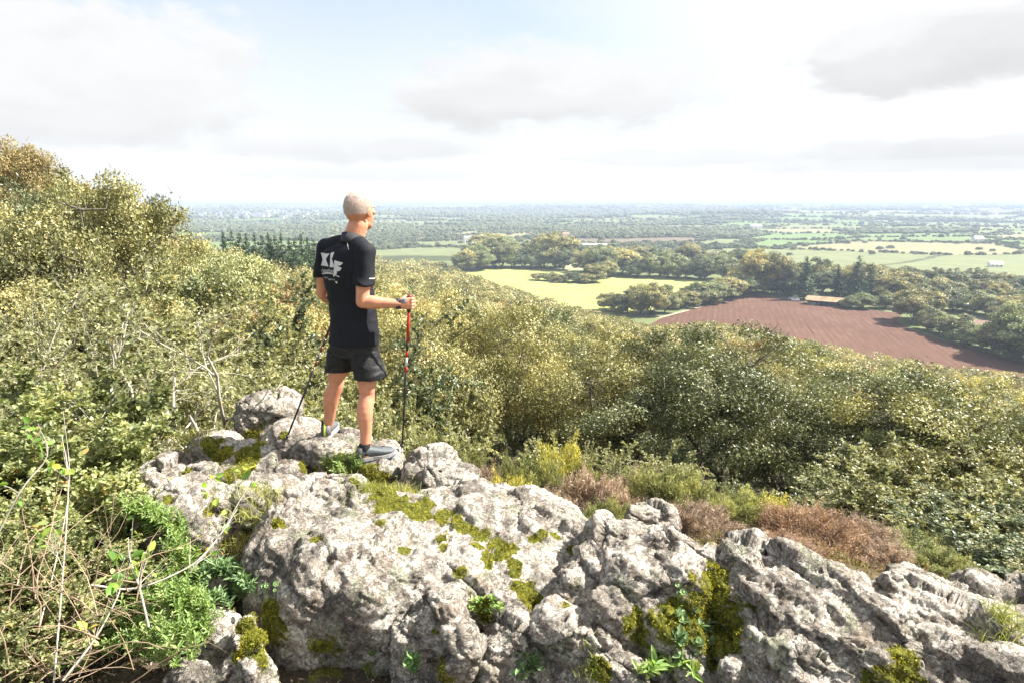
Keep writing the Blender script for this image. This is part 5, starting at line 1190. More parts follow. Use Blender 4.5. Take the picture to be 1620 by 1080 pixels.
# heath herbs: whorled sprigs
def sprigs(name, spots, hgt, leaf, mat, label, cat, seed, per=16, asp=.28):
    rg = np.random.default_rng(seed); root = empty(name, (0, 0, 0)); g = Geo(); s = Geo(); c0 = np.mean([sp[0] for sp in spots], axis=0); root.location = tuple(c0)
    P0 = []; P1 = []; C = []; A = []
    for p, q in spots:
        p = np.array(p) - c0; d = np.array([rg.normal() * .35, rg.normal() * .35, 1.0]) + q * .3; d /= np.linalg.norm(d); h_ = hgt * rg.uniform(.6, 1.2); P0.append(p); P1.append(p + d * h_)
        t_ = np.linspace(.2, 1, per); a = np.arange(per) * 2.4 + rg.random() * 6
        ref = np.array([d[2], 0, -d[0]]); ref /= np.linalg.norm(ref); r2 = np.cross(d, ref)
        C.append(p + d * h_ * t_[:, None]); A.append(ref * np.cos(a)[:, None] + r2 * np.sin(a)[:, None] + d * .7)
    if len(spots) <= 30:
        for q in range(len(P0)):
            V, F = leaf6(C[q], leaf, A[q], np.tile([0, 0, 1.0], (per, 1)) + rg.normal(size=(per, 3)) * .2, rg, asp); st_ = link('stem', mesh_np('stem', *prisms([P0[q]], [P1[q]], .0015, .001, 3), False, {'rnd': np.zeros(6)}), M_STEM, root)
            link('foliage', mesh_np('foliage', V, F, False, {'rnd': np.repeat(np.clip(.5 + .25 * rg.normal(size=per), 0, 1), 6)}), mat, st_)
        setp(root, label, cat); return root
    C = np.concatenate(C); A = np.concatenate(A); n = len(C)
    V, F = leaf6(C, leaf, A, np.tile([0, 0, 1.0], (n, 1)) + rg.normal(size=(n, 3)) * .2, rg, asp); g.add(V, F, np.repeat(np.clip(.5 + .25 * rg.normal(size=n), 0, 1), 6))
    s.add(*prisms(np.array(P0), np.array(P1), .0015, .001, 3))
    setp(link('stem', s.mesh(name + '_stems'), M_STEM, root), kind='stuff'); setp(link('foliage', g.mesh(name + '_leaves'), mat, root), kind='stuff'); setp(root, label, cat); return root
def region_spots(poly_c, ru, rv, n, seed, ylim=None, lift=0.0, bump=0.0):
    rg = np.random.default_rng(seed); out = []
    while len(out) < n:
        a = rg.random() * 6.28; q = rg.random() ** .5; u = poly_c[0] + ru * q * math.cos(a); v = poly_c[1] + rv * q * math.sin(a); h = look(u, v)
        if h is None: n -= 1; continue
        p = np.array(h[0]) + [0, 0, lift + bump * (1 - q * q)]; out.append((p, np.array(h[1])))
    return out
sprigs('heath_plant', region_spots((215, 915), 95, 80, 1100, 1, lift=.06, bump=.20), .12, .026, M_HERB, 'bright green cushion of heath sprigs beside the white boulder', 'heath plant', 1)
sprigs('heath_plant', region_spots((150, 990), 90, 75, 600, 2, lift=.05, bump=.12), .11, .026, M_HERB, 'darker heath sprigs among the dead stems', 'heath plant', 2)
sprigs('heath_plant', region_spots((265, 1005), 75, 70, 520, 11, lift=.04, bump=.12), .10, .026, M_HERB, 'mixed green sprigs spilling down beside the shaded mossy rock', 'heath plant', 11)
sprigs('heath_plant', region_spots((60, 1040), 110, 50, 420, 12, lift=.03, bump=.10), .12, .03, M_HERB, 'green sprigs at the foot of the dead stems', 'heath plant', 12)
sprigs('heath_plant', region_spots((345, 935), 55, 32, 230, 3, bump=.05), .07, .034, M_HERBG, 'grey-green low sprigs under the mossy side of the central block', 'heath plant', 3)
sprigs('heath_plant', region_spots((545, 742), 32, 10, 46, 4), .09, .028, M_HERB, 'light green feathery tuft on the ledge between the shoe and the boulders', 'heath plant', 4)
sprigs('leafy_seedling', region_spots((1050, 1065), 48, 10, 16, 5), .07, .055, M_HERB, 'bright leafy seedlings at the foot of the ridge', 'seedling', 5, 9, .3)
sprigs('leafy_seedling', region_spots((765, 960), 28, 14, 22, 6), .03, .022, M_HERB, 'tiny green seedlings in the cleft beside the round knob', 'seedling', 6, 10, .4)
sprigs('leafy_seedling', region_spots((835, 1060), 14, 10, 7, 7), .07, .05, M_HERBG, 'small upright seedlings under the blue-grey block', 'seedling', 7, 9, .3)
sprigs('leafy_seedling', region_spots((1100, 1000), 50, 50, 26, 8), .03, .03, M_HERBG, 'scattered small leaves in the deep moss hollow', 'seedling', 8, 6, .5)
# pennywort: round dished leaves on stalks
def pennywort(u, v, n, spread, size, label, seed):
    rg = np.random.default_rng(seed); h = look(u, v); c = np.array(h[0]); root = empty('pennywort', tuple(c)); g = Geo(); s = Geo()
    for i in range(n):
        p = rg.normal(size=3) * spread * [1, .6, .3]; top = p + [0, -.02, .05 + .04 * rg.random()]; r = size * rg.uniform(.6, 1.2); nrm = np.array([rg.normal() * .3, -.5, 1.]); nrm /= np.linalg.norm(nrm)
        X = np.cross(nrm, [0, 1, 0]); X /= np.linalg.norm(X); Y = np.cross(nrm, X); a = np.linspace(0, 2 * PI, 15)[:-1]
        rim = top + (X * np.cos(a)[:, None] + Y * np.sin(a)[:, None]) * (r * (1 + .06 * np.cos(a * 7)))[:, None] + nrm * .25 * r
        V = np.concatenate([[top], top + (rim - top) * .55 - nrm * .08 * r, rim]); m = 14; i_ = np.arange(m); j_ = (i_ + 1) % m
        lf_ = link('leaf', mesh_np('leaf', V, [np.stack([1 + i_, 1 + j_, 1 + m + j_, 1 + m + i_], 1), np.stack([0 * i_, 1 + i_, 1 + j_], 1)], True, {'rnd': np.full(len(V), rg.random())}), M_PENNY, root)
        s = Geo(); s.add(*prisms([p * .4 - [0, 0, .03]], [top], .0015, .0012, 4)); link('stem', s.mesh('stem'), M_HERB, lf_)
    setp(root, label, 'pennywort', 'pennywort plants in the shade under the rocks')
pennywort(650, 1058, 9, .035, .024, 'largest pennywort clump with round leaves below the round knob', 1)
pennywort(845, 1058, 4, .02, .016, 'pennywort with one tall round leaf under the blue-grey block', 2)
pennywort(430, 945, 4, .02, .014, 'pennywort leaves on the shaded side of the central block', 3)
pennywort(595, 1045, 3, .02, .017, 'pair of pennywort leaves under the overhang', 4)
pennywort(1075, 948, 3, .02, .016, 'pennywort leaves high in the mossy hollow', 5)
# grass tufts
def grass(u, v, n, sp, hgt, label, seed, green=.4):
    rg = np.random.default_rng(seed); h = look(u, v); c = np.array(h[0]); root = empty('grass_tuft', tuple(c)); P = rg.normal(size=(n, 3)) * sp * [1, 1, 0]
    for i in range(n):
        q = drop(c[0] + P[i, 0], c[1] + P[i, 1]); P[i, 2] = (q[0].z - c[2]) if q and abs(q[0].z - c[2]) < .15 else 0
    d = rg.normal(size=(n, 3)) * .5 + [0, 0, 1.0]; L = hgt * rg.uniform(.5, 1.2, n)[:, None]; d /= np.linalg.norm(d, axis=1)[:, None]
    w = np.cross(d, rg.normal(size=(n, 3))); w /= np.linalg.norm(w, axis=1)[:, None]; w *= .0018; dr = d * [1, 1, 0]
    V = np.stack([P - w, P + w, P + d * L * .5 + w * .8, P + d * L * .5 - w * .8, P + d * L * .85 + dr * L * .5, P + d * L * .85 + dr * L * .5 - w * .2], 1).reshape(-1, 3); b = (np.arange(n) * 6)[:, None]
    g = Geo(); g.add(V, np.concatenate([b + [[0, 1, 2, 3]], b + [[3, 2, 4, 5]]]), np.repeat(np.clip(green + .25 * rg.normal(size=n), 0, 1), 6)); setp(link('blade', g.mesh('grass_blades'), M_GRASS, root), kind='stuff'); setp(root, label, 'grass', 'grass tufts between the rocks')
for i, (u, v, n, sp, hh, gr, lab) in enumerate([(1590, 985, 260, .05, .09, .35, 'green grass tuft growing on the sloping bedded slab'), (375, 855, 420, .09, .09, .75, 'dry straw-coloured grass between white boulder and central block'), (400, 810, 300, .08, .08, .6, 'yellowish grass on the mossy ledge behind the central block'),
        (590, 770, 420, .10, .05, .55, 'short grass on the moss in front of the shoe'), (560, 745, 260, .07, .06, .4, 'green grass tuft under the heel of the hiker'), (640, 775, 260, .05, .07, .6, 'grass tuft against the angular boulder'), (590, 1060, 90, .03, .08, .2, 'few long dark blades under the overhang'), (930, 1060, 120, .03, .05, .3, 'small tuft below the blue-grey block'), (420, 785, 160, .04, .05, .5, 'sparse blades in the crack of the flat ledge'), (300, 700, 200, .10, .10, .7, 'dry grass behind the dark grey boulder')]):
    grass(u, v, n, sp, hh, lab, 40 + i, gr)
# moss pile standing on the stone
def moss_tufts():
    rg = np.random.default_rng(19); C = []; Nn = []
    for o, V, N, mo in ROCKS:
        i = np.nonzero(mo > .2)[0]
        if len(i): 
            i = rg.choice(i, size=int(len(i) * 2.2)); C.append(V[i] + rg.normal(size=(len(i), 3)) * .006); Nn.append(N[i])
    i = np.nonzero(SMO > .1)[0]; i = rg.choice(i, size=min(len(i) * 3, 60000)); C.append(SV[i] + rg.normal(size=(len(i), 3)) * [.008, .008, .002]); Nn.append(np.tile([0, 0, 1.], (len(i), 1)))
    C = np.concatenate(C); Nn = np.concatenate(Nn); n = len(C); print('moss', n)
    A = Nn + rg.normal(size=(n, 3)) * .6; g = Geo(); V, F = leaves(C + Nn * .001, .010, .36, rg=rg, outdir=A, outw=3.0)
    hue = np.clip(.5 + .35 * pnoise(C * 9) + .18 * rg.normal(size=n), 0, 1); g.add(V, F, np.repeat(hue, 4)); o = link('moss', g.mesh('moss'), M_MOSS); setp(o, 'yellow-green moss cushions on the rocks', 'moss', kind='stuff')
moss_tufts()
def litter():
    rg = np.random.default_rng(29); n = 9000; i = rg.integers(len(SV), size=n); C = SV[i] + rg.normal(size=(n, 3)) * [.01, .01, .004]; g = Geo()
    V, F = leaves(C + [0, 0, .006], .022, .5, rg=rg, normal_up=1.5); g.add(V, F, np.repeat(rg.random(n), 4)); o = link('leaf_litter', g.mesh('leaf_litter'), M_DEAD); setp(o, 'dry brown leaf litter between the rocks', 'leaf litter', kind='stuff')
litter()
# dry heath carpet over the brow behind the rocks
def heath_carpet():
    rg = np.random.default_rng(39); n = 80000; a = np.radians(rg.uniform(-46, 46, n)); r = 4.3 + 9.5 * rg.random(n) ** .8; x = r * np.sin(a); y = r * np.cos(a); z = H(x, y)
    hgt = .05 + .12 * np.clip(fbm2(x * 1.3, y * 1.3, octv=3) + .4, 0, 1.4); C = np.stack([x, y, z + hgt * rg.random(n) ** .6], 1)
    V, F = leaves(C, .055, .22, up=1.0, rg=rg); g = Geo(); hue = np.clip(.5 + .5 * fbm2(x * .9 + 5, y * .9, octv=2) + .2 * rg.normal(size=n), 0, 1); g.add(V, F, np.repeat(hue, 4))
    m = leaf_mat('heath_carpet', [(0.0, (.07, .085, .025)), (0.4, (.17, .15, .06)), (0.7, (.28, .19, .12)), (1.0, (.40, .31, .20))], rough=.8, trans=.3); o = link('heath', g.mesh('heath'), m); setp(o, 'dry brown heath and bracken covering the brow below the rocks', 'heath', kind='stuff')
heath_carpet()
# ------------------------------------------------------------------ placing the hillside trees
ORD = ['first', 'second', 'third', 'fourth', 'fifth', 'sixth', 'seventh', 'eighth', 'ninth', 'tenth', 'eleventh', 'twelfth', 'thirteenth', 'fourteenth', 'fifteenth', 'sixteenth', 'seventeenth', 'eighteenth', 'nineteenth', 'twentieth', 'twenty-first', 'twenty-second', 'twenty-third', 'twenty-fourth'] + ['%d' % i for i in range(25, 99)]
_eu = np.array([-200, 0, 60, 120, 200, 260, 330, 400, 500, 600, 700, 740, 780, 850, 900, 960, 1030, 1100, 1200, 1300, 1400, 1500, 1620, 1800.])
_ev = np.array([190, 225, 255, 272, 305, 336, 362, 386, 393, 396, 414, 432, 447, 466, 482, 494, 514, 506, 516, 540, 560, 574, 588, 600.])
def proj(p):
    d = Vector(p) - Vector((0, 0, CAMZ)); dep = d.y * math.cos(PITCH) - d.z * math.sin(PITCH); upc = d.y * math.sin(PITCH) + d.z * math.cos(PITCH)
    return 810 + 1000 * d.x / dep, 540 - 1000 * upc / dep
def top_allowed(x, y):
    """how high a crown may stand at x,y so that the wood keeps its outline against the fields and the sky"""
    y = max(y, 0.5)
    z = -5.0
    for _ in range(4):
        u, v = proj((x, y, z)); ve = float(np.interp(u, _eu, _ev)); q = pt(u, ve, y); z = q.z
    return z
zones = [(-999, 270, 'rising to the skyline'), (270, 500, 'in front of the pines'), (500, 740, 'behind the hiker'), (740, 1020, 'facing the stubble field'), (1020, 1290, 'facing the barn'), (1290, 9999, 'below the ploughed corner')]
tint = {0: 'olive oak', 1: 'green oak', 2: 'glossy holly', 3: 'russet oak', 4: 'pale-barked oak'}
tint_mid = {0: 'olive oak', 1: 'green oak', 2: 'russet oak', 3: 'yellowing olive oak'}
placed = []
heroes = []
for k, u, vt, y, w, lab in [(0, 705, 462, 14.6, .78, 'big rounded oak with deep shade beneath, just beyond the walking pole'), (1, 1165, 522, 13.6, .92, 'big spreading oak with dark hollow under it, in front of the barn'),
                            (0, 955, 520, 16.0, .85, 'wide olive oak midway between the two dark hollows'), (1, 1395, 575, 12.4, .85, 'leafy oak with visible limbs above the brown dead gorse'), (0, 1580, 600, 11.6, .85, 'yellowing oak at the end of the first row, over the sloping slab'),
                            (1, 840, 486, 19.5, .95, 'dark green rounded oak rising before the stubble field'), (0, 575, 436, 17.0, .85, 'olive oak half hidden behind the hiker'), (0, 1275, 552, 17.5, .9, 'pale leafy oak before the middle of the ploughed field')]:
    p = pt(u, vt, y); g = h1(p.x, p.y); P = hero_p[k]; o = P.place((p.x, p.y, g), rg_h.uniform(0, 6.28) if False else u * .37, (w, w, (p.z - g) / P.top)); setp(o, lab, 'tree', 'large oaks of the first row below the rocks'); heroes.append((p.x, p.y, 3.7 * w))
ranks = []
r = 13.2
while r < 92:
    s = 4.9 + (r - 13) * 0.052
    ranks.append((r, s)); r += s * 0.93
rg = np.random.default_rng(77)
for k, (r, s) in enumerate(ranks):
    row = []
    n = int(2 * R(43.5) * r / s)
    for i in range(n):
        a = -43.5 + 87 * (i + 0.5 * (k % 2) + 0.25 + rg.uniform(-0.25, 0.25)) / n
        rr = r + rg.uniform(-0.3, 0.3) * s
        x, y = rr * math.sin(R(a)), rr * math.cos(R(a)); g = h1(x, y)
        ta = top_allowed(x, y) - abs(rg.normal()) * (1.5 if r > 20 else 0.7)
        hmax = (7.6 if r < 45 and a > -28 else (9.0 if a > -28 else 10.5)) * rg.uniform(0.66, 1.1)
        hh = min(hmax, ta - g)
        if hh < 2.4 or rg.random() < 0.06: continue
        if any(math.hypot(x - hx, y - hy) < hr * .95 + s * .22 for hx, hy, hr in heroes): continue
        row.append((x, y, g, hh, a))
    row.sort(key=lambda q: q[4])
    cnt = {}
    for (x, y, g, hh, a) in row:
        u, v = proj((x, y, g + hh * 0.6))
        zi = next(i for i, zz in enumerate(zones) if zz[0] <= u < zz[1]); cnt[zi] = cnt.get(zi, 0) + 1
        if r < 44:
            w = [0.30, 0.28, 0.14, 0.08, 0.20] if u > 500 else [0.42, 0.2, 0.03, 0.25, 0.10]
            if u > 900: w = [0.28, 0.30, 0.18, 0.04, 0.20]
            kk = int(rg.choice(5, p=w)); P = near_p[kk]; nm = tint[kk]; sz = hh / P.top
        else:
            kk = int(rg.choice(4, p=[.3, .25, .2, .25])); P = mid_p[kk]; nm = tint_mid[kk]; sz = hh / P.top
        wid = (s * 0.47) / (2.9 if r < 44 else 3.5)
        wid *= rg.uniform(0.85, 1.2)
        o = P.place((x, y, g), rg.uniform(0, 6.28), (wid, wid, sz))
        setp(o, 'x', 'tree', 'trees of the wood on the slope below the rocks')
        o['label'] = '%s, %s along %s row of wood %s' % (nm, ORD[cnt[zi] - 1], ORD[k], zones[zi][2])
        placed.append((x, y))
print('hillside trees', len(placed))

# the rest of the slope: one wooded mass beyond the trees one can tell apart
def wood_mass():
    rg = np.random.default_rng(9); g = Geo(); tg = Geo(); r = 91.0; cnt = 0
    while r < 700:
        s = 5.6 + (r - 90) * 0.011
        n = int(2 * R(44) * r / s)
        A = np.radians(-44 + 88 * (np.arange(n) + rg.uniform(0, 1, n)) / n); rr = r + rg.uniform(-0.35, 0.35, n) * s
        X = rr * np.sin(A); Y = rr * np.cos(A); Z = H(X, Y)
        for x, y, z in zip(X, Y, Z):
            u, v = proj((x, y, z + 5))
            ub, vb = proj((x, y, z)); 
            if vb < float(np.interp(ub, _eu, _ev)) + 5 or (r > 640 and u > 600): continue
            ta = top_allowed(x, y) + rg.uniform(-1.6, 0.2)
            hh = min(8.5 * rg.uniform(0.8, 1.15), ta - z)
            if hh < 2.5: continue
            # cheaper where nearer ground hides it
            m = int(np.clip(900 * (100 / r) ** 0.9, 170, 900)); lf = max(0.22, r * 0.0026)
            w = s * 0.60; nl = 5
            lc = np.array([x, y, z + hh * 0.52]) + rg.normal(size=(nl, 3)) * [w * 0.36, w * 0.36, hh * 0.12]
            kk = rg.integers(nl, size=m); d = rg.normal(size=(m, 3)); d /= np.linalg.norm(d, axis=1)[:, None]; d[:, 2] = np.abs(d[:, 2]) * 1.1 - 0.35
            C = lc[kk] + d * (rg.random(m) ** 0.3)[:, None] * [w * 0.62, w * 0.62, hh * 0.33]
            C[:, 2] = np.minimum(C[:, 2], z + hh)
            V, F = leaves(C, lf, 0.6, rg=rg, nout=d, nw=1.2, normal_up=0.1)
            hue = 0.40 + 0.16 * rg.normal() + 0.10 * rg.normal(size=nl)[kk] + 0.10 * rg.normal(size=m)
            g.add(V, F, np.repeat(np.clip(hue, 0, 1), 4)); cnt += 1
        r += s * 0.9
    print('wood mass crowns', cnt, g.n)
    o = link('hillside_wood', g.mesh('hillside_wood'), M_OAK); setp(o, 'dense oak wood covering the lower slope down to the fields', 'wood', kind='stuff')
wood_mass()

# pines on the slope shoulder
pr = np.random.default_rng(3)
pu = [352, 366, 378, 388, 402, 414, 424, 434, 444, 456, 466, 476, 486, 496, 660, 640]
pv = [354, 355, 358, 356, 360, 362, 355, 362, 358, 363, 366, 360, 362, 368, 382, 388]
for i, (u, v) in enumerate(zip(pu[:14], pv)):
    yy = 150 + pr.uniform(-8, 10) + i * 1.5; top = pt(u, v + 13, yy); g = h1(top.x, top.y); hh = max(top.z - g, 5)
    P = pine_p[0] if i % 3 else fir_p[0]; sc = hh / (9 if i % 3 else 14)
    o = P.place((top.x, top.y, g), pr.uniform(0, 6), (min(sc, 1.25) * (1.15 if i % 3 else .9), min(sc, 1.25) * (1.15 if i % 3 else .9), sc))
    setp(o, 'dark green %s, %s from the hiker in the row of pines on the slope' % ('pine' if i % 3 else 'pointed fir', ORD[13 - i]), 'pine tree', 'pines in a row on the slope')

# ------------------------------------------------------------------ valley trees
vg = np.random.default_rng(21)
def vtree(u, v, hpx, lab, kind=0, group=None, wf=1.0, z=None):
    p = gp(u, v, ZV); dist = p.y
    dep = dist * math.cos(PITCH) - (ZV - CAMZ) * math.sin(PITCH)
    hh = 1.18 * hpx * dep / 1000
    if kind == 'fir': P, base, cat = fir_p[0], 14, 'fir tree'
    elif kind == 'cedar': P, base, cat = fir_p[1], 14, 'cedar tree'
    else: P, base, cat = val_p[kind], 11.0, 'tree'
    sz = hh / base; sx = sz * wf * 1.15
    o = P.place((p.x, p.y, ZV - 0.2), vg.uniform(0, 6.28), (sx, sx, sz)); setp(o, lab, cat, group)
    return o
def vrow(pts, n, hpx, lab, group, kinds=(0, 1, 2), wf=(0.8, 1.2), ju=4, jv=2, hj=0.25):
    P = np.array(pts, float); seg = np.hypot(*(P[1:] - P[:-1]).T); cs = np.concatenate([[0], np.cumsum(seg)])
    for i in range(n):
        d = cs[-1] * (i + 0.5 + vg.uniform(-0.25, 0.25)) / n
        u = np.interp(d, cs, P[:, 0]) + vg.uniform(-ju, ju); v = np.interp(d, cs, P[:, 1]) + vg.uniform(-jv, jv)
        k = int(vg.choice(kinds)); hp = hpx if np.isscalar(hpx) else np.interp(i / max(n - 1, 1), [0, 1], hpx)
        vtree(u, v, hp * vg.uniform(1 - hj, 1 + hj), lab.format(ORD[i], ['dark green', 'green', 'olive'][k]), k, group, vg.uniform(*wf))
# hedge between stubble and ploughed fields
for i, (u, v, h_, w, k) in enumerate([(968, 492, 26, 1.3, 2), (992, 496, 34, 1.2, 1), (1014, 497, 42, 1.0, 2), (1030, 498, 45, .9, 2), (1050, 494, 40, .85, 1), (1068, 488, 22, 1.2, 2), (1084, 486, 24, 1.2, 2), (1100, 480, 30, 1.1, 0), (1112, 481, 27, 1.5, 1), (1124, 478, 30, 1.4, 0), (1138, 474, 26, 1.6, 1), (1151, 471, 29, 1.5, 2), (1164, 468, 28, 1.6, 0), (1176, 465, 32, 1.4, 1), (1189, 462, 38, 1.3, 0)]):
    vtree(u, v, h_, 'round %s tree, %s along the hedge between stubble field and ploughed field' % (['dark green', 'green', 'olive'][k], ORD[i]), k, 'trees of the hedge between the two fields', w * 1.1)
vrow([(728, 432), (780, 422), (860, 424), (893, 427)], 13, (30, 40), '{1} tree, {0} along the hedge beyond the stubble field', 'trees beyond the stubble field', wf=(0.9, 1.4))
vtree(779, 424, 40, 'tall narrow dark tree at the near end of the hedge beyond the stubble field', 0, 'trees beyond the stubble field', 0.62)
vrow([(925, 432), (990, 436), (1060, 440), (1140, 444), (1190, 452)], 17, 30, '{1} tree behind the stubble field, {0} along from the hedge gap', 'trees beyond the stubble field', wf=(0.9, 1.4))
vtree(950, 436, 42, 'big spreading dark oak where the inner hedge meets the far hedge', 0, 'trees beyond the stubble field', 1.1)
vrow([(848, 442), (880, 446), (935, 448)], 8, 12, '{1} bush, {0} along the short hedge inside the stubble field', 'bushes of the hedge in the stubble field', wf=(1.2, 1.8), ju=2, jv=1)
vtree(943, 446, 26, 'round green tree closing the short hedge inside the stubble field', 2, 'bushes of the hedge in the stubble field', 1.1)
vtree(960, 440, 24, 'low olive tree behind the end of the short hedge', 2, None, 1.1)
# second line behind
vrow([(740, 408), (900, 412), (1060, 422), (1200, 428)], 22, 26, '{1} tree, {0} along the second hedge beyond the stubble field', 'trees of the second hedge beyond the stubble field', wf=(1.0, 1.5), ju=8, jv=4)
# behind the ploughed field
vrow([(1192, 462), (1255, 468)], 6, 50, 'large {1} oak, {0} from the far corner of the ploughed field', 'oaks behind the ploughed field', wf=(0.8, 1.1), kinds=(0, 2))
vtree(1271, 474, 58, 'tall pointed dark conifer standing beside the barn roof', 'fir', None, 1.2)
vtree(1322, 470, 44, 'narrow pointed conifer behind the barn', 'fir', None, 0.8)
vtree(1352, 478, 62, 'broad dark cedar, the tallest tree behind the barn', 'cedar', None, 1.0)
vtree(1374, 478, 52, 'dark cedar beside the tallest cedar, further from the barn', 'cedar', None, 0.9)
vrow([(1200, 455), (1300, 462), (1420, 478)], 15, 38, '{1} tree, {0} in the belt of trees behind the barn', 'trees of the belt behind the barn', wf=(0.9, 1.2), ju=8, jv=3)
vtree(1362, 488, 22, 'low blue-green round bush at the field edge beside the barn', 0, None, 1.5)
vtree(1345, 488, 18, 'small dark bush between the barn and the round bush', 0, None, 1.3)
vtree(1402, 488, 24, 'low round bush beside the farm track', 1, None, 1.2)
vtree(1418, 470, 40, 'pale green willow behind the farm track', 2, None, 1.1)
# hedge on the sunny side of the ploughed field
for i, (u, v, h_, w, k) in enumerate([(1440, 512, 42, 1.0, 2), (1452, 508, 46, 1.1, 2), (1470, 522, 34, 1.0, 1), (1486, 528, 30, 1.2, 1), (1500, 534, 30, 1.0, 0), (1518, 540, 40, 1.0, 1), (1534, 546, 32, 1.2, 0), (1552, 550, 28, 1.3, 0), (1572, 556, 36, 1.1, 2), (1590, 562, 34, 1.1, 0), (1612, 566, 82, 1.0, 0), (1650, 578, 70, 1.0, 0), (1600, 566, 26, 1.5, 0)]):
    vtree(u, v, h_, '%s %s, %s along the hedge on the far side of the ploughed corner' % (['dark green', 'green', 'olive'][k], 'oak' if h_ > 50 else 'hedge tree', ORD[i]), k, 'trees of the hedge beside the ploughed corner', w)
vrow([(1450, 486), (1520, 492), (1625, 508)], 10, 32, '{1} tree, {0} along the hedge behind the small ploughed field', 'trees behind the small ploughed field', wf=(0.9, 1.3))
vrow([(1425, 466), (1500, 472), (1640, 484)], 13, 26, '{1} tree, {0} along the hedge crossing the pasture', 'trees of the pasture hedge', wf=(0.9, 1.4), ju=6, jv=4)
vrow([(1200, 440), (1330, 444), (1450, 452), (1640, 462)], 22, 22, '{1} tree, {0} along the last clear hedge before the far valley', 'trees of the last hedge before the far valley', wf=(1.0, 1.6), ju=10, jv=5)

# ------------------------------------------------------------------ far woods and hedges: one mass
def ico_pts(sub):
    bm = bmesh.new(); bmesh.ops.create_icosphere(bm, subdivisions=sub, radius=1.0)
    V = np.array([v.co[:] for v in bm.verts]); F = np.array([[v.index for v in f.verts] for f in bm.faces]); bm.free(); return V, F
def far_mass():
    rg = np.random.default_rng(31)
    X = []; Y = []; S = []; T = []
    r = 560.0
    while r < 12500:
        s = max(9.0, r * 0.0068); n = int(2 * R(45) * r / (s * 0.9))
        A = np.radians(-45 + 90 * (np.arange(n) + rg.uniform(0, 1, n)) / n); rr = r + rg.uniform(-0.5, 0.5, n) * s
        x = rr * np.sin(A); y = rr * np.cos(A)
        isf, e, c = landcover(x, y)
        hedge = e < np.where(r > 3200, 26, 9 + r * 0.002)
        wd = (~isf)
        keep = (wd & (rg.random(n) < 0.92)) | (hedge & (rg.random(n) < 0.8)) | (rg.random(n) < 0.008)
        z = H(x, y)
        # clear of the fields close by
        if r < 1200:
            for i in np.nonzero(keep)[0]:
                u, v = proj((x[i], y[i], z[i]))
                if v > 404 or (u < 640 and r < 700): keep[i] = False
        sz = s * rg.uniform(0.55, 1.05, n) * np.where(hedge & isf, 0.62, 1.0)
        X.append(x[keep]); Y.append(y[keep]); S.append(sz[keep]); T.append(np.full(keep.sum(), r)); r += s * (1.0 + 0.7 * sstep(900, 2500, r))
    X = np.concatenate(X); Y = np.concatenate(Y); S = np.concatenate(S); T = np.concatenate(T); Z = H(X, Y)
    print('far blobs', len(X))
    Vs, Fs, As = [], [], []; base = 0
    for (lo, hi, sub) in ((0, 1300, 3), (1300, 99999, 1)):
        m = (T >= lo) & (T < hi); n = m.sum(); V0, F0 = ico_pts(sub)
        up = V0[:, 2] > -0.45
        ch = np.nonzero(up)[0]; mp = -np.ones(len(V0), int); mp[ch] = np.arange(len(ch)); F1 = mp[F0[(mp[F0] >= 0).all(1)]]; V1 = V0[ch]
        x, y, z, s = X[m], Y[m], Z[m], S[m]
        zs = np.where(s > 30, 12 + 0.12 * s, s * 0.72) * rg.uniform(0.7, 1.25, n)
        V = V1[None] * np.stack([s * .62, s * .62, zs * .62], 1)[:, None]
        wp = (V1[None] * 2.4 + np.stack([x, y, x * 0], 1)[:, None] * 0.37).reshape(-1, 3)
        disp = fbm(wp, octv=3 if sub > 1 else 1, gain=0.75, lac=2.6).reshape(n, -1, 1)
        V = V * (1 + (0.34 if sub > 1 else 0.30) * disp) + np.stack([x, y, z + zs * 0.36], 1)[:, None]
        F = (F1[None] + (np.arange(n) * len(V1))[:, None, None]).reshape(-1, 3) + base
        hue = np.clip(0.42 + 0.22 * rg.normal(size=n), 0, 1)
        Vs.append(V.reshape(-1, 3)); Fs.append(F); As.append(np.repeat(hue, len(V1))); base += V.shape[0] * V.shape[1]
    m_, t, b = new_mat('far_foliage')
    at = t.node('ShaderNodeAttribute', attribute_name='rnd'); g = t.node('ShaderNodeNewGeometry')
    n_ = t.noise(g.outputs['Position'], 0.35, 5, 0.7)
    c = t.ramp(t.math('MULTIPLY_ADD', t.math('SUBTRACT', n_, 0.5), 0.7, at.outputs['Fac']), [(0.0, (.055, .072, .038)), (0.5, (.11, .13, .065)), (0.85, (.17, .18, .09)), (1.0, (.22, .19, .10))])
    t.link(c, b.inputs['Base Color']); b.inputs['Roughness'].default_value = 0.8; b.inputs['Specular IOR Level'].default_value = 0.2
    bp = t.node('ShaderNodeBump'); bp.inputs['Strength'].default_value = 1.0; bp.inputs['Distance'].default_value = 1.6
    t.link(t.noise(g.outputs['Position'], 0.9, 4, 0.8), bp.inputs['Height']); t.link(bp.outputs[0], b.inputs['Normal'])
    o = link('far_woods', mesh_np('far_woods', np.concatenate(Vs), np.concatenate(Fs), False, {'rnd': np.concatenate(As)}), m_)
    setp(o, 'hazy blue-green woods and hedgerows of the far valley', 'wood', kind='stuff')
far_mass()
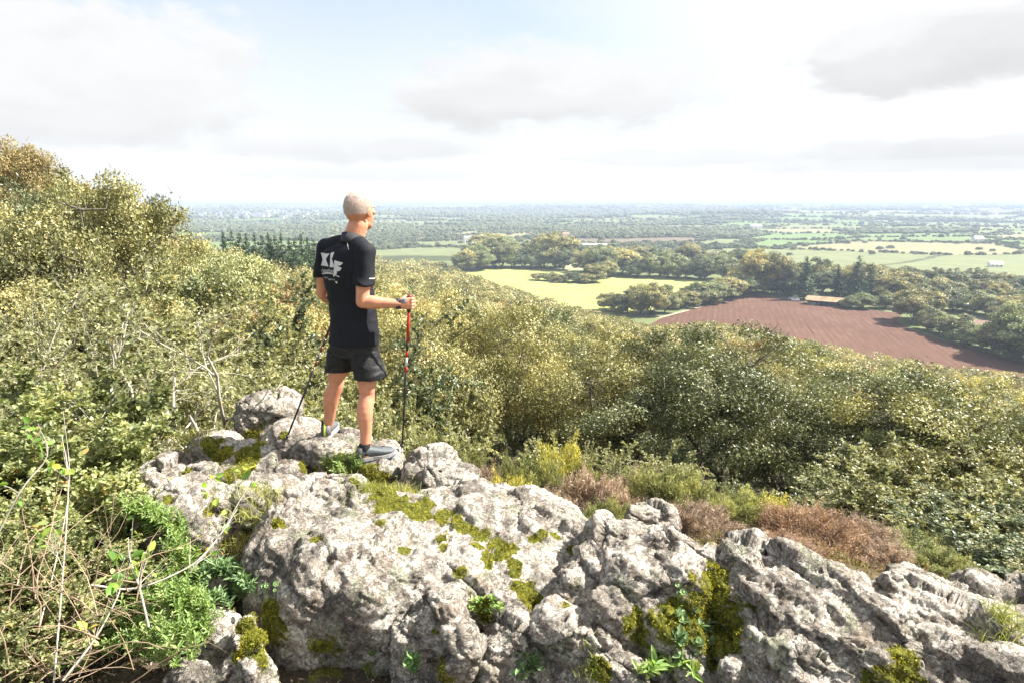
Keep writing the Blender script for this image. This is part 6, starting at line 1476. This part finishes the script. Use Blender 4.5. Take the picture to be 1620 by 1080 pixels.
# ------------------------------------------------------------------ buildings and cars
def plain(name, c, rough=0.7, metal=0.0, var=0.15, scale=3.0):
    m, t, b = new_mat(name); tc = t.node('ShaderNodeTexCoord'); n = t.noise(tc.outputs['Object'], scale, 5, 0.6)
    t.link(t.ramp(n, [(0.3, tuple(k * (1 - var) for k in c)), (0.7, tuple(min(k * (1 + var), 1) for k in c))]), b.inputs['Base Color'])
    b.inputs['Roughness'].default_value = rough; b.inputs['Metallic'].default_value = metal; return m
M_WHITE = plain('white_render', (.78, .77, .74)); M_SLATE = plain('slate_roof', (.16, .17, .19), 0.5); M_GLASSD = plain('window_glass', (.05, .06, .08), 0.1)
M_RUST = plain('rusty_sheet', (.34, .22, .12), 0.6, var=0.5, scale=0.25); M_GREYW = plain('grey_timber', (.22, .20, .18)); M_DKWALL = plain('dark_timber', (.07, .06, .05))
M_CREAM = plain('cream_render', (.62, .57, .48)); M_RED = plain('terracotta', (.36, .16, .10))
def boxmesh(name, boxes):
    g = Geo()
    for (cx, cy, cz, sx, sy, sz) in boxes:
        V = np.array([[a * sx / 2 + cx, b * sy / 2 + cy, c * sz / 2 + cz] for a in (-1, 1) for b in (-1, 1) for c in (-1, 1)])
        F = np.array([[0, 1, 3, 2], [4, 6, 7, 5], [0, 4, 5, 1], [2, 3, 7, 6], [0, 2, 6, 4], [1, 5, 7, 3]]); g.add(V, F)
    return g.mesh(name)
def gable(name, L, W, h, rh, over=0.3, th=0.12):
    """roof of two slabs meeting at a ridge"""
    V = []; hw = W / 2 + over; l = L / 2 + over; dz = rh * (over / (W / 2))
    for x in (-l, l):
        V += [(x, -hw, h - dz), (x, 0, h + rh), (x, hw, h - dz), (x, hw, h - dz + th), (x, 0, h + rh + th), (x, -hw, h - dz + th)]
    F = [[0, 1, 7, 6], [1, 2, 8, 7], [2, 3, 9, 8], [3, 4, 10, 9], [4, 5, 11, 10], [5, 0, 6, 11], [0, 5, 4, 1], [1, 4, 3, 2], [6, 7, 10, 11], [7, 8, 9, 10]]
    g = Geo(); g.add(np.array(V, float), np.array(F)); return g.mesh(name)
def wallmesh(name, L, W, h, rh):
    l, w = L / 2, W / 2
    V = np.array([(-l, -w, -.5), (l, -w, -.5), (l, w, -.5), (-l, w, -.5), (-l, -w, h), (l, -w, h), (l, w, h), (-l, w, h), (-l, 0, h + rh - .02), (l, 0, h + rh - .02)], float)
    g = Geo(); g.add(V, np.array([[0, 1, 5, 4], [2, 3, 7, 6], [1, 2, 6, 5], [3, 0, 4, 7]])); g.add(V, np.array([[4, 7, 8], [5, 9, 6]])); return g.mesh(name)
def house(loc, rz, L, W, h, rh, wm, rm, label, group=None, chim=True, name='house', wins=3):
    root = empty(name, loc, rz)
    w = link('wall', wallmesh('wall', L, W, h, rh), wm, root)
    rf = link('roof', gable('roof', L, W, h, rh), rm, root)
    if chim:
        link('chimney', boxmesh('chimney', [(L * 0.42, 0, h + rh + 0.3, 0.9, 0.7, 1.6)]), wm, rf)
    for k in range(wins):
        x = -L / 2 + L * (k + 0.5) / wins
        link('window', boxmesh('window', [(x, -W / 2 - 0.02, h * 0.55, 1.1, 0.08, 1.3)]), M_GLASSD, root)
    setp(root, label, 'house', group); return root
def at_ground(u, v):
    """the terrain point seen at a pixel"""
    d = pdir(u, v).normalized(); t0 = 300.0
    while t0 < 14000:
        p = Vector((0, 0, CAMZ)) + d * t0
        if p.z < h1(p.x, p.y): return p
        t0 *= 1.01
    return p
def hs(u, v, *a, **k):
    p = at_ground(u, v); return house((p.x, p.y, h1(p.x, p.y)), *a, **k)
hs(741, 384, R(25), 16, 9, 6, 5, M_WHITE, M_SLATE, 'white gabled farmhouse among the trees beyond the hiker')
hs(941, 393, R(-6), 34, 10, 5, 1.5, M_WHITE, M_WHITE, 'long low white building behind the stubble field trees', chim=False, name='long_building', wins=6)
hs(895, 377, R(14), 12, 8, 7, 4, M_CREAM, M_RED, 'tall cream house half hidden in the far trees')
hs(1546, 383, R(10), 16, 9, 5, 4, M_WHITE, M_SLATE, 'white farmhouse at the edge of the big green field')
hs(1574, 423, R(-12), 11, 7, 3, 2.5, M_WHITE, M_WHITE, 'bright white roofed cottage in the green meadow')
hs(1605, 449, R(-8), 32, 10, 3, 2.2, M_CREAM, M_SLATE, 'long low grey roofed farm shed beyond the pasture', chim=False, name='farm_shed', wins=0)
hs(1195, 363, R(5), 30, 12, 7, 5, M_WHITE, M_SLATE, 'pale manor house in the woods beyond the ploughed field')
# the distant town
tg = np.random.default_rng(8); first = None
TL = 'white house of the distant town below the skyline'
for i in range(95):
    if i < 70: u = tg.normal(430, 46); v = tg.uniform(335.5, 347)
    else: u = tg.uniform(290, 545); v = tg.uniform(331, 350)
    if 505 < u < 600 and u > 545: continue
    p = at_ground(u, v); z = h1(p.x, p.y)
    if first is None: first = house((0, 0, 0), 0, 15, 10, 6.5, 4.5, M_WHITE, M_SLATE, TL, 'houses of the distant town', wins=2); o = first
    else: o = copy_thing(first, (0, 0, 0))
    s = tg.uniform(0.7, 1.3); o.location = (p.x, p.y, z + 3); o.rotation_euler = (0, 0, tg.uniform(-0.6, 0.6)); o.scale = (s, s, s)
# barn: open timber shed under a rusting sheet roof
def barn():
    a = gp(1276, 482, ZV); b = gp(1331, 486.5, ZV); L = (b - a).length; ang = math.atan2(b.y - a.y, b.x - a.x); c = (a + b) / 2
    W = 8.5; root = empty('barn', (c.x, c.y, ZV)); root.rotation_euler = (0, 0, ang); root.location = (c.x - math.sin(ang) * W / 2, c.y + math.cos(ang) * W / 2, ZV)
    link('roof', gable('roof', L, W, 3.2, 2.0, 0.7), M_RUST, root)
    link('wall', boxmesh('wall', [(0, W / 2 - .1, 1.5, L - .4, .15, 3.0), (-L / 2 + .2, 0, 1.5, .15, W - .4, 3.0), (L / 2 - .2, 0, 1.5, .15, W - .4, 3.0)]), M_DKWALL, root)
    n = 7
    for k in range(n): link('post', boxmesh('post', [(-L / 2 + 0.5 + (L - 1) * k / (n - 1), -W / 2 + .1, 1.5, .28, .28, 3.0)]), M_GREYW, root)
    link('siding', boxmesh('siding', [(-L * 0.36, -W / 2 + .05, 0.9, L * 0.24, .1, 1.8)]), M_GREYW, root)
    setp(root, 'long open-fronted barn with a rusting sheet roof beside the ploughed field', 'barn')
barn()
# vehicles parked by the barn
M_TYRE = plain('tyre', (.03, .03, .03), 0.8); M_WPAINT = plain('white_paint', (.80, .80, .80), 0.25, var=.02); M_GPAINT = plain('grey_paint', (.35, .37, .40), 0.25, var=.03)
def car(u, v, rz, paint, label, van=False):
    p = gp(u, v, ZV); root = empty('parked_car', (p.x, p.y, ZV + 0.03), rz)
    prof = [(-2.2, .35), (-2.25, .8), (-1.9, 1.5), (-.2, 1.55), (.7, 1.05), (2.0, .9), (2.2, .6), (2.15, .35)] if not van else [(-2.4, .35), (-2.45, 1.0), (-2.4, 1.95), (.9, 2.0), (1.6, 1.25), (2.3, 1.05), (2.4, .6), (2.35, .35)]
    g = Geo(); n = len(prof); V = np.array([(x, s * (.86 if z < 1.1 else .72), z) for s in (-1, 1) for x, z in prof])
    F = np.array([[i, (i + 1) % n, n + (i + 1) % n, n + i] for i in range(n)]); g.add(V, F)
    me = mesh_np('body', V, [F, np.array([list(range(n))[::-1]]), np.array([list(range(n, 2 * n))])]); link('body', me, paint, root)
    link('window', boxmesh('window', [(-.9 if not van else .4, 0, 1.28 if not van else 1.55, 1.9 if not van else 1.1, 1.62, .32)]), M_GLASSD, root)
    for x in (-1.4, 1.4):
        for y in (-.8, .8):
            V, F = prisms([[x, y - .1, .33]], [[x, y + .1, .33]], .33, .33, 14); me = mesh_np('wheel', V, [F, np.array([list(range(14))]), np.array([list(range(14, 28))[::-1]])]); link('wheel', me, M_TYRE, root)
    setp(root, label, 'van' if van else 'car')
car(1258, 476.5, R(165), M_WPAINT, 'white van parked on the grass between conifer and barn', True)
car(1250, 474, R(95), M_WPAINT, 'small white car parked behind the van by the barn')
car(1408, 489.5, R(20), M_GPAINT, 'grey car parked on the farm track past the barn')

# ------------------------------------------------------------------ haze
def haze():
    me = boxmesh('haze', [(0, 6500, -45, 30000, 17000, 146)])
    o = link('haze', me); me.materials.clear()
    m = bpy.data.materials.new('haze'); m.use_nodes = True; t = NT(m.node_tree); t.n.clear()
    v = t.node('ShaderNodeVolumePrincipled'); v.inputs['Color'].default_value = (0.58, 0.69, 0.88, 1); v.inputs['Density'].default_value = HAZE_D; v.inputs['Anisotropy'].default_value = 0.0
    out = t.node('ShaderNodeOutputMaterial'); t.link(v.outputs[0], out.inputs['Volume']); me.materials.append(m)
    o['kind'] = 'stuff'
HAZE_D = 2.2e-4
haze()
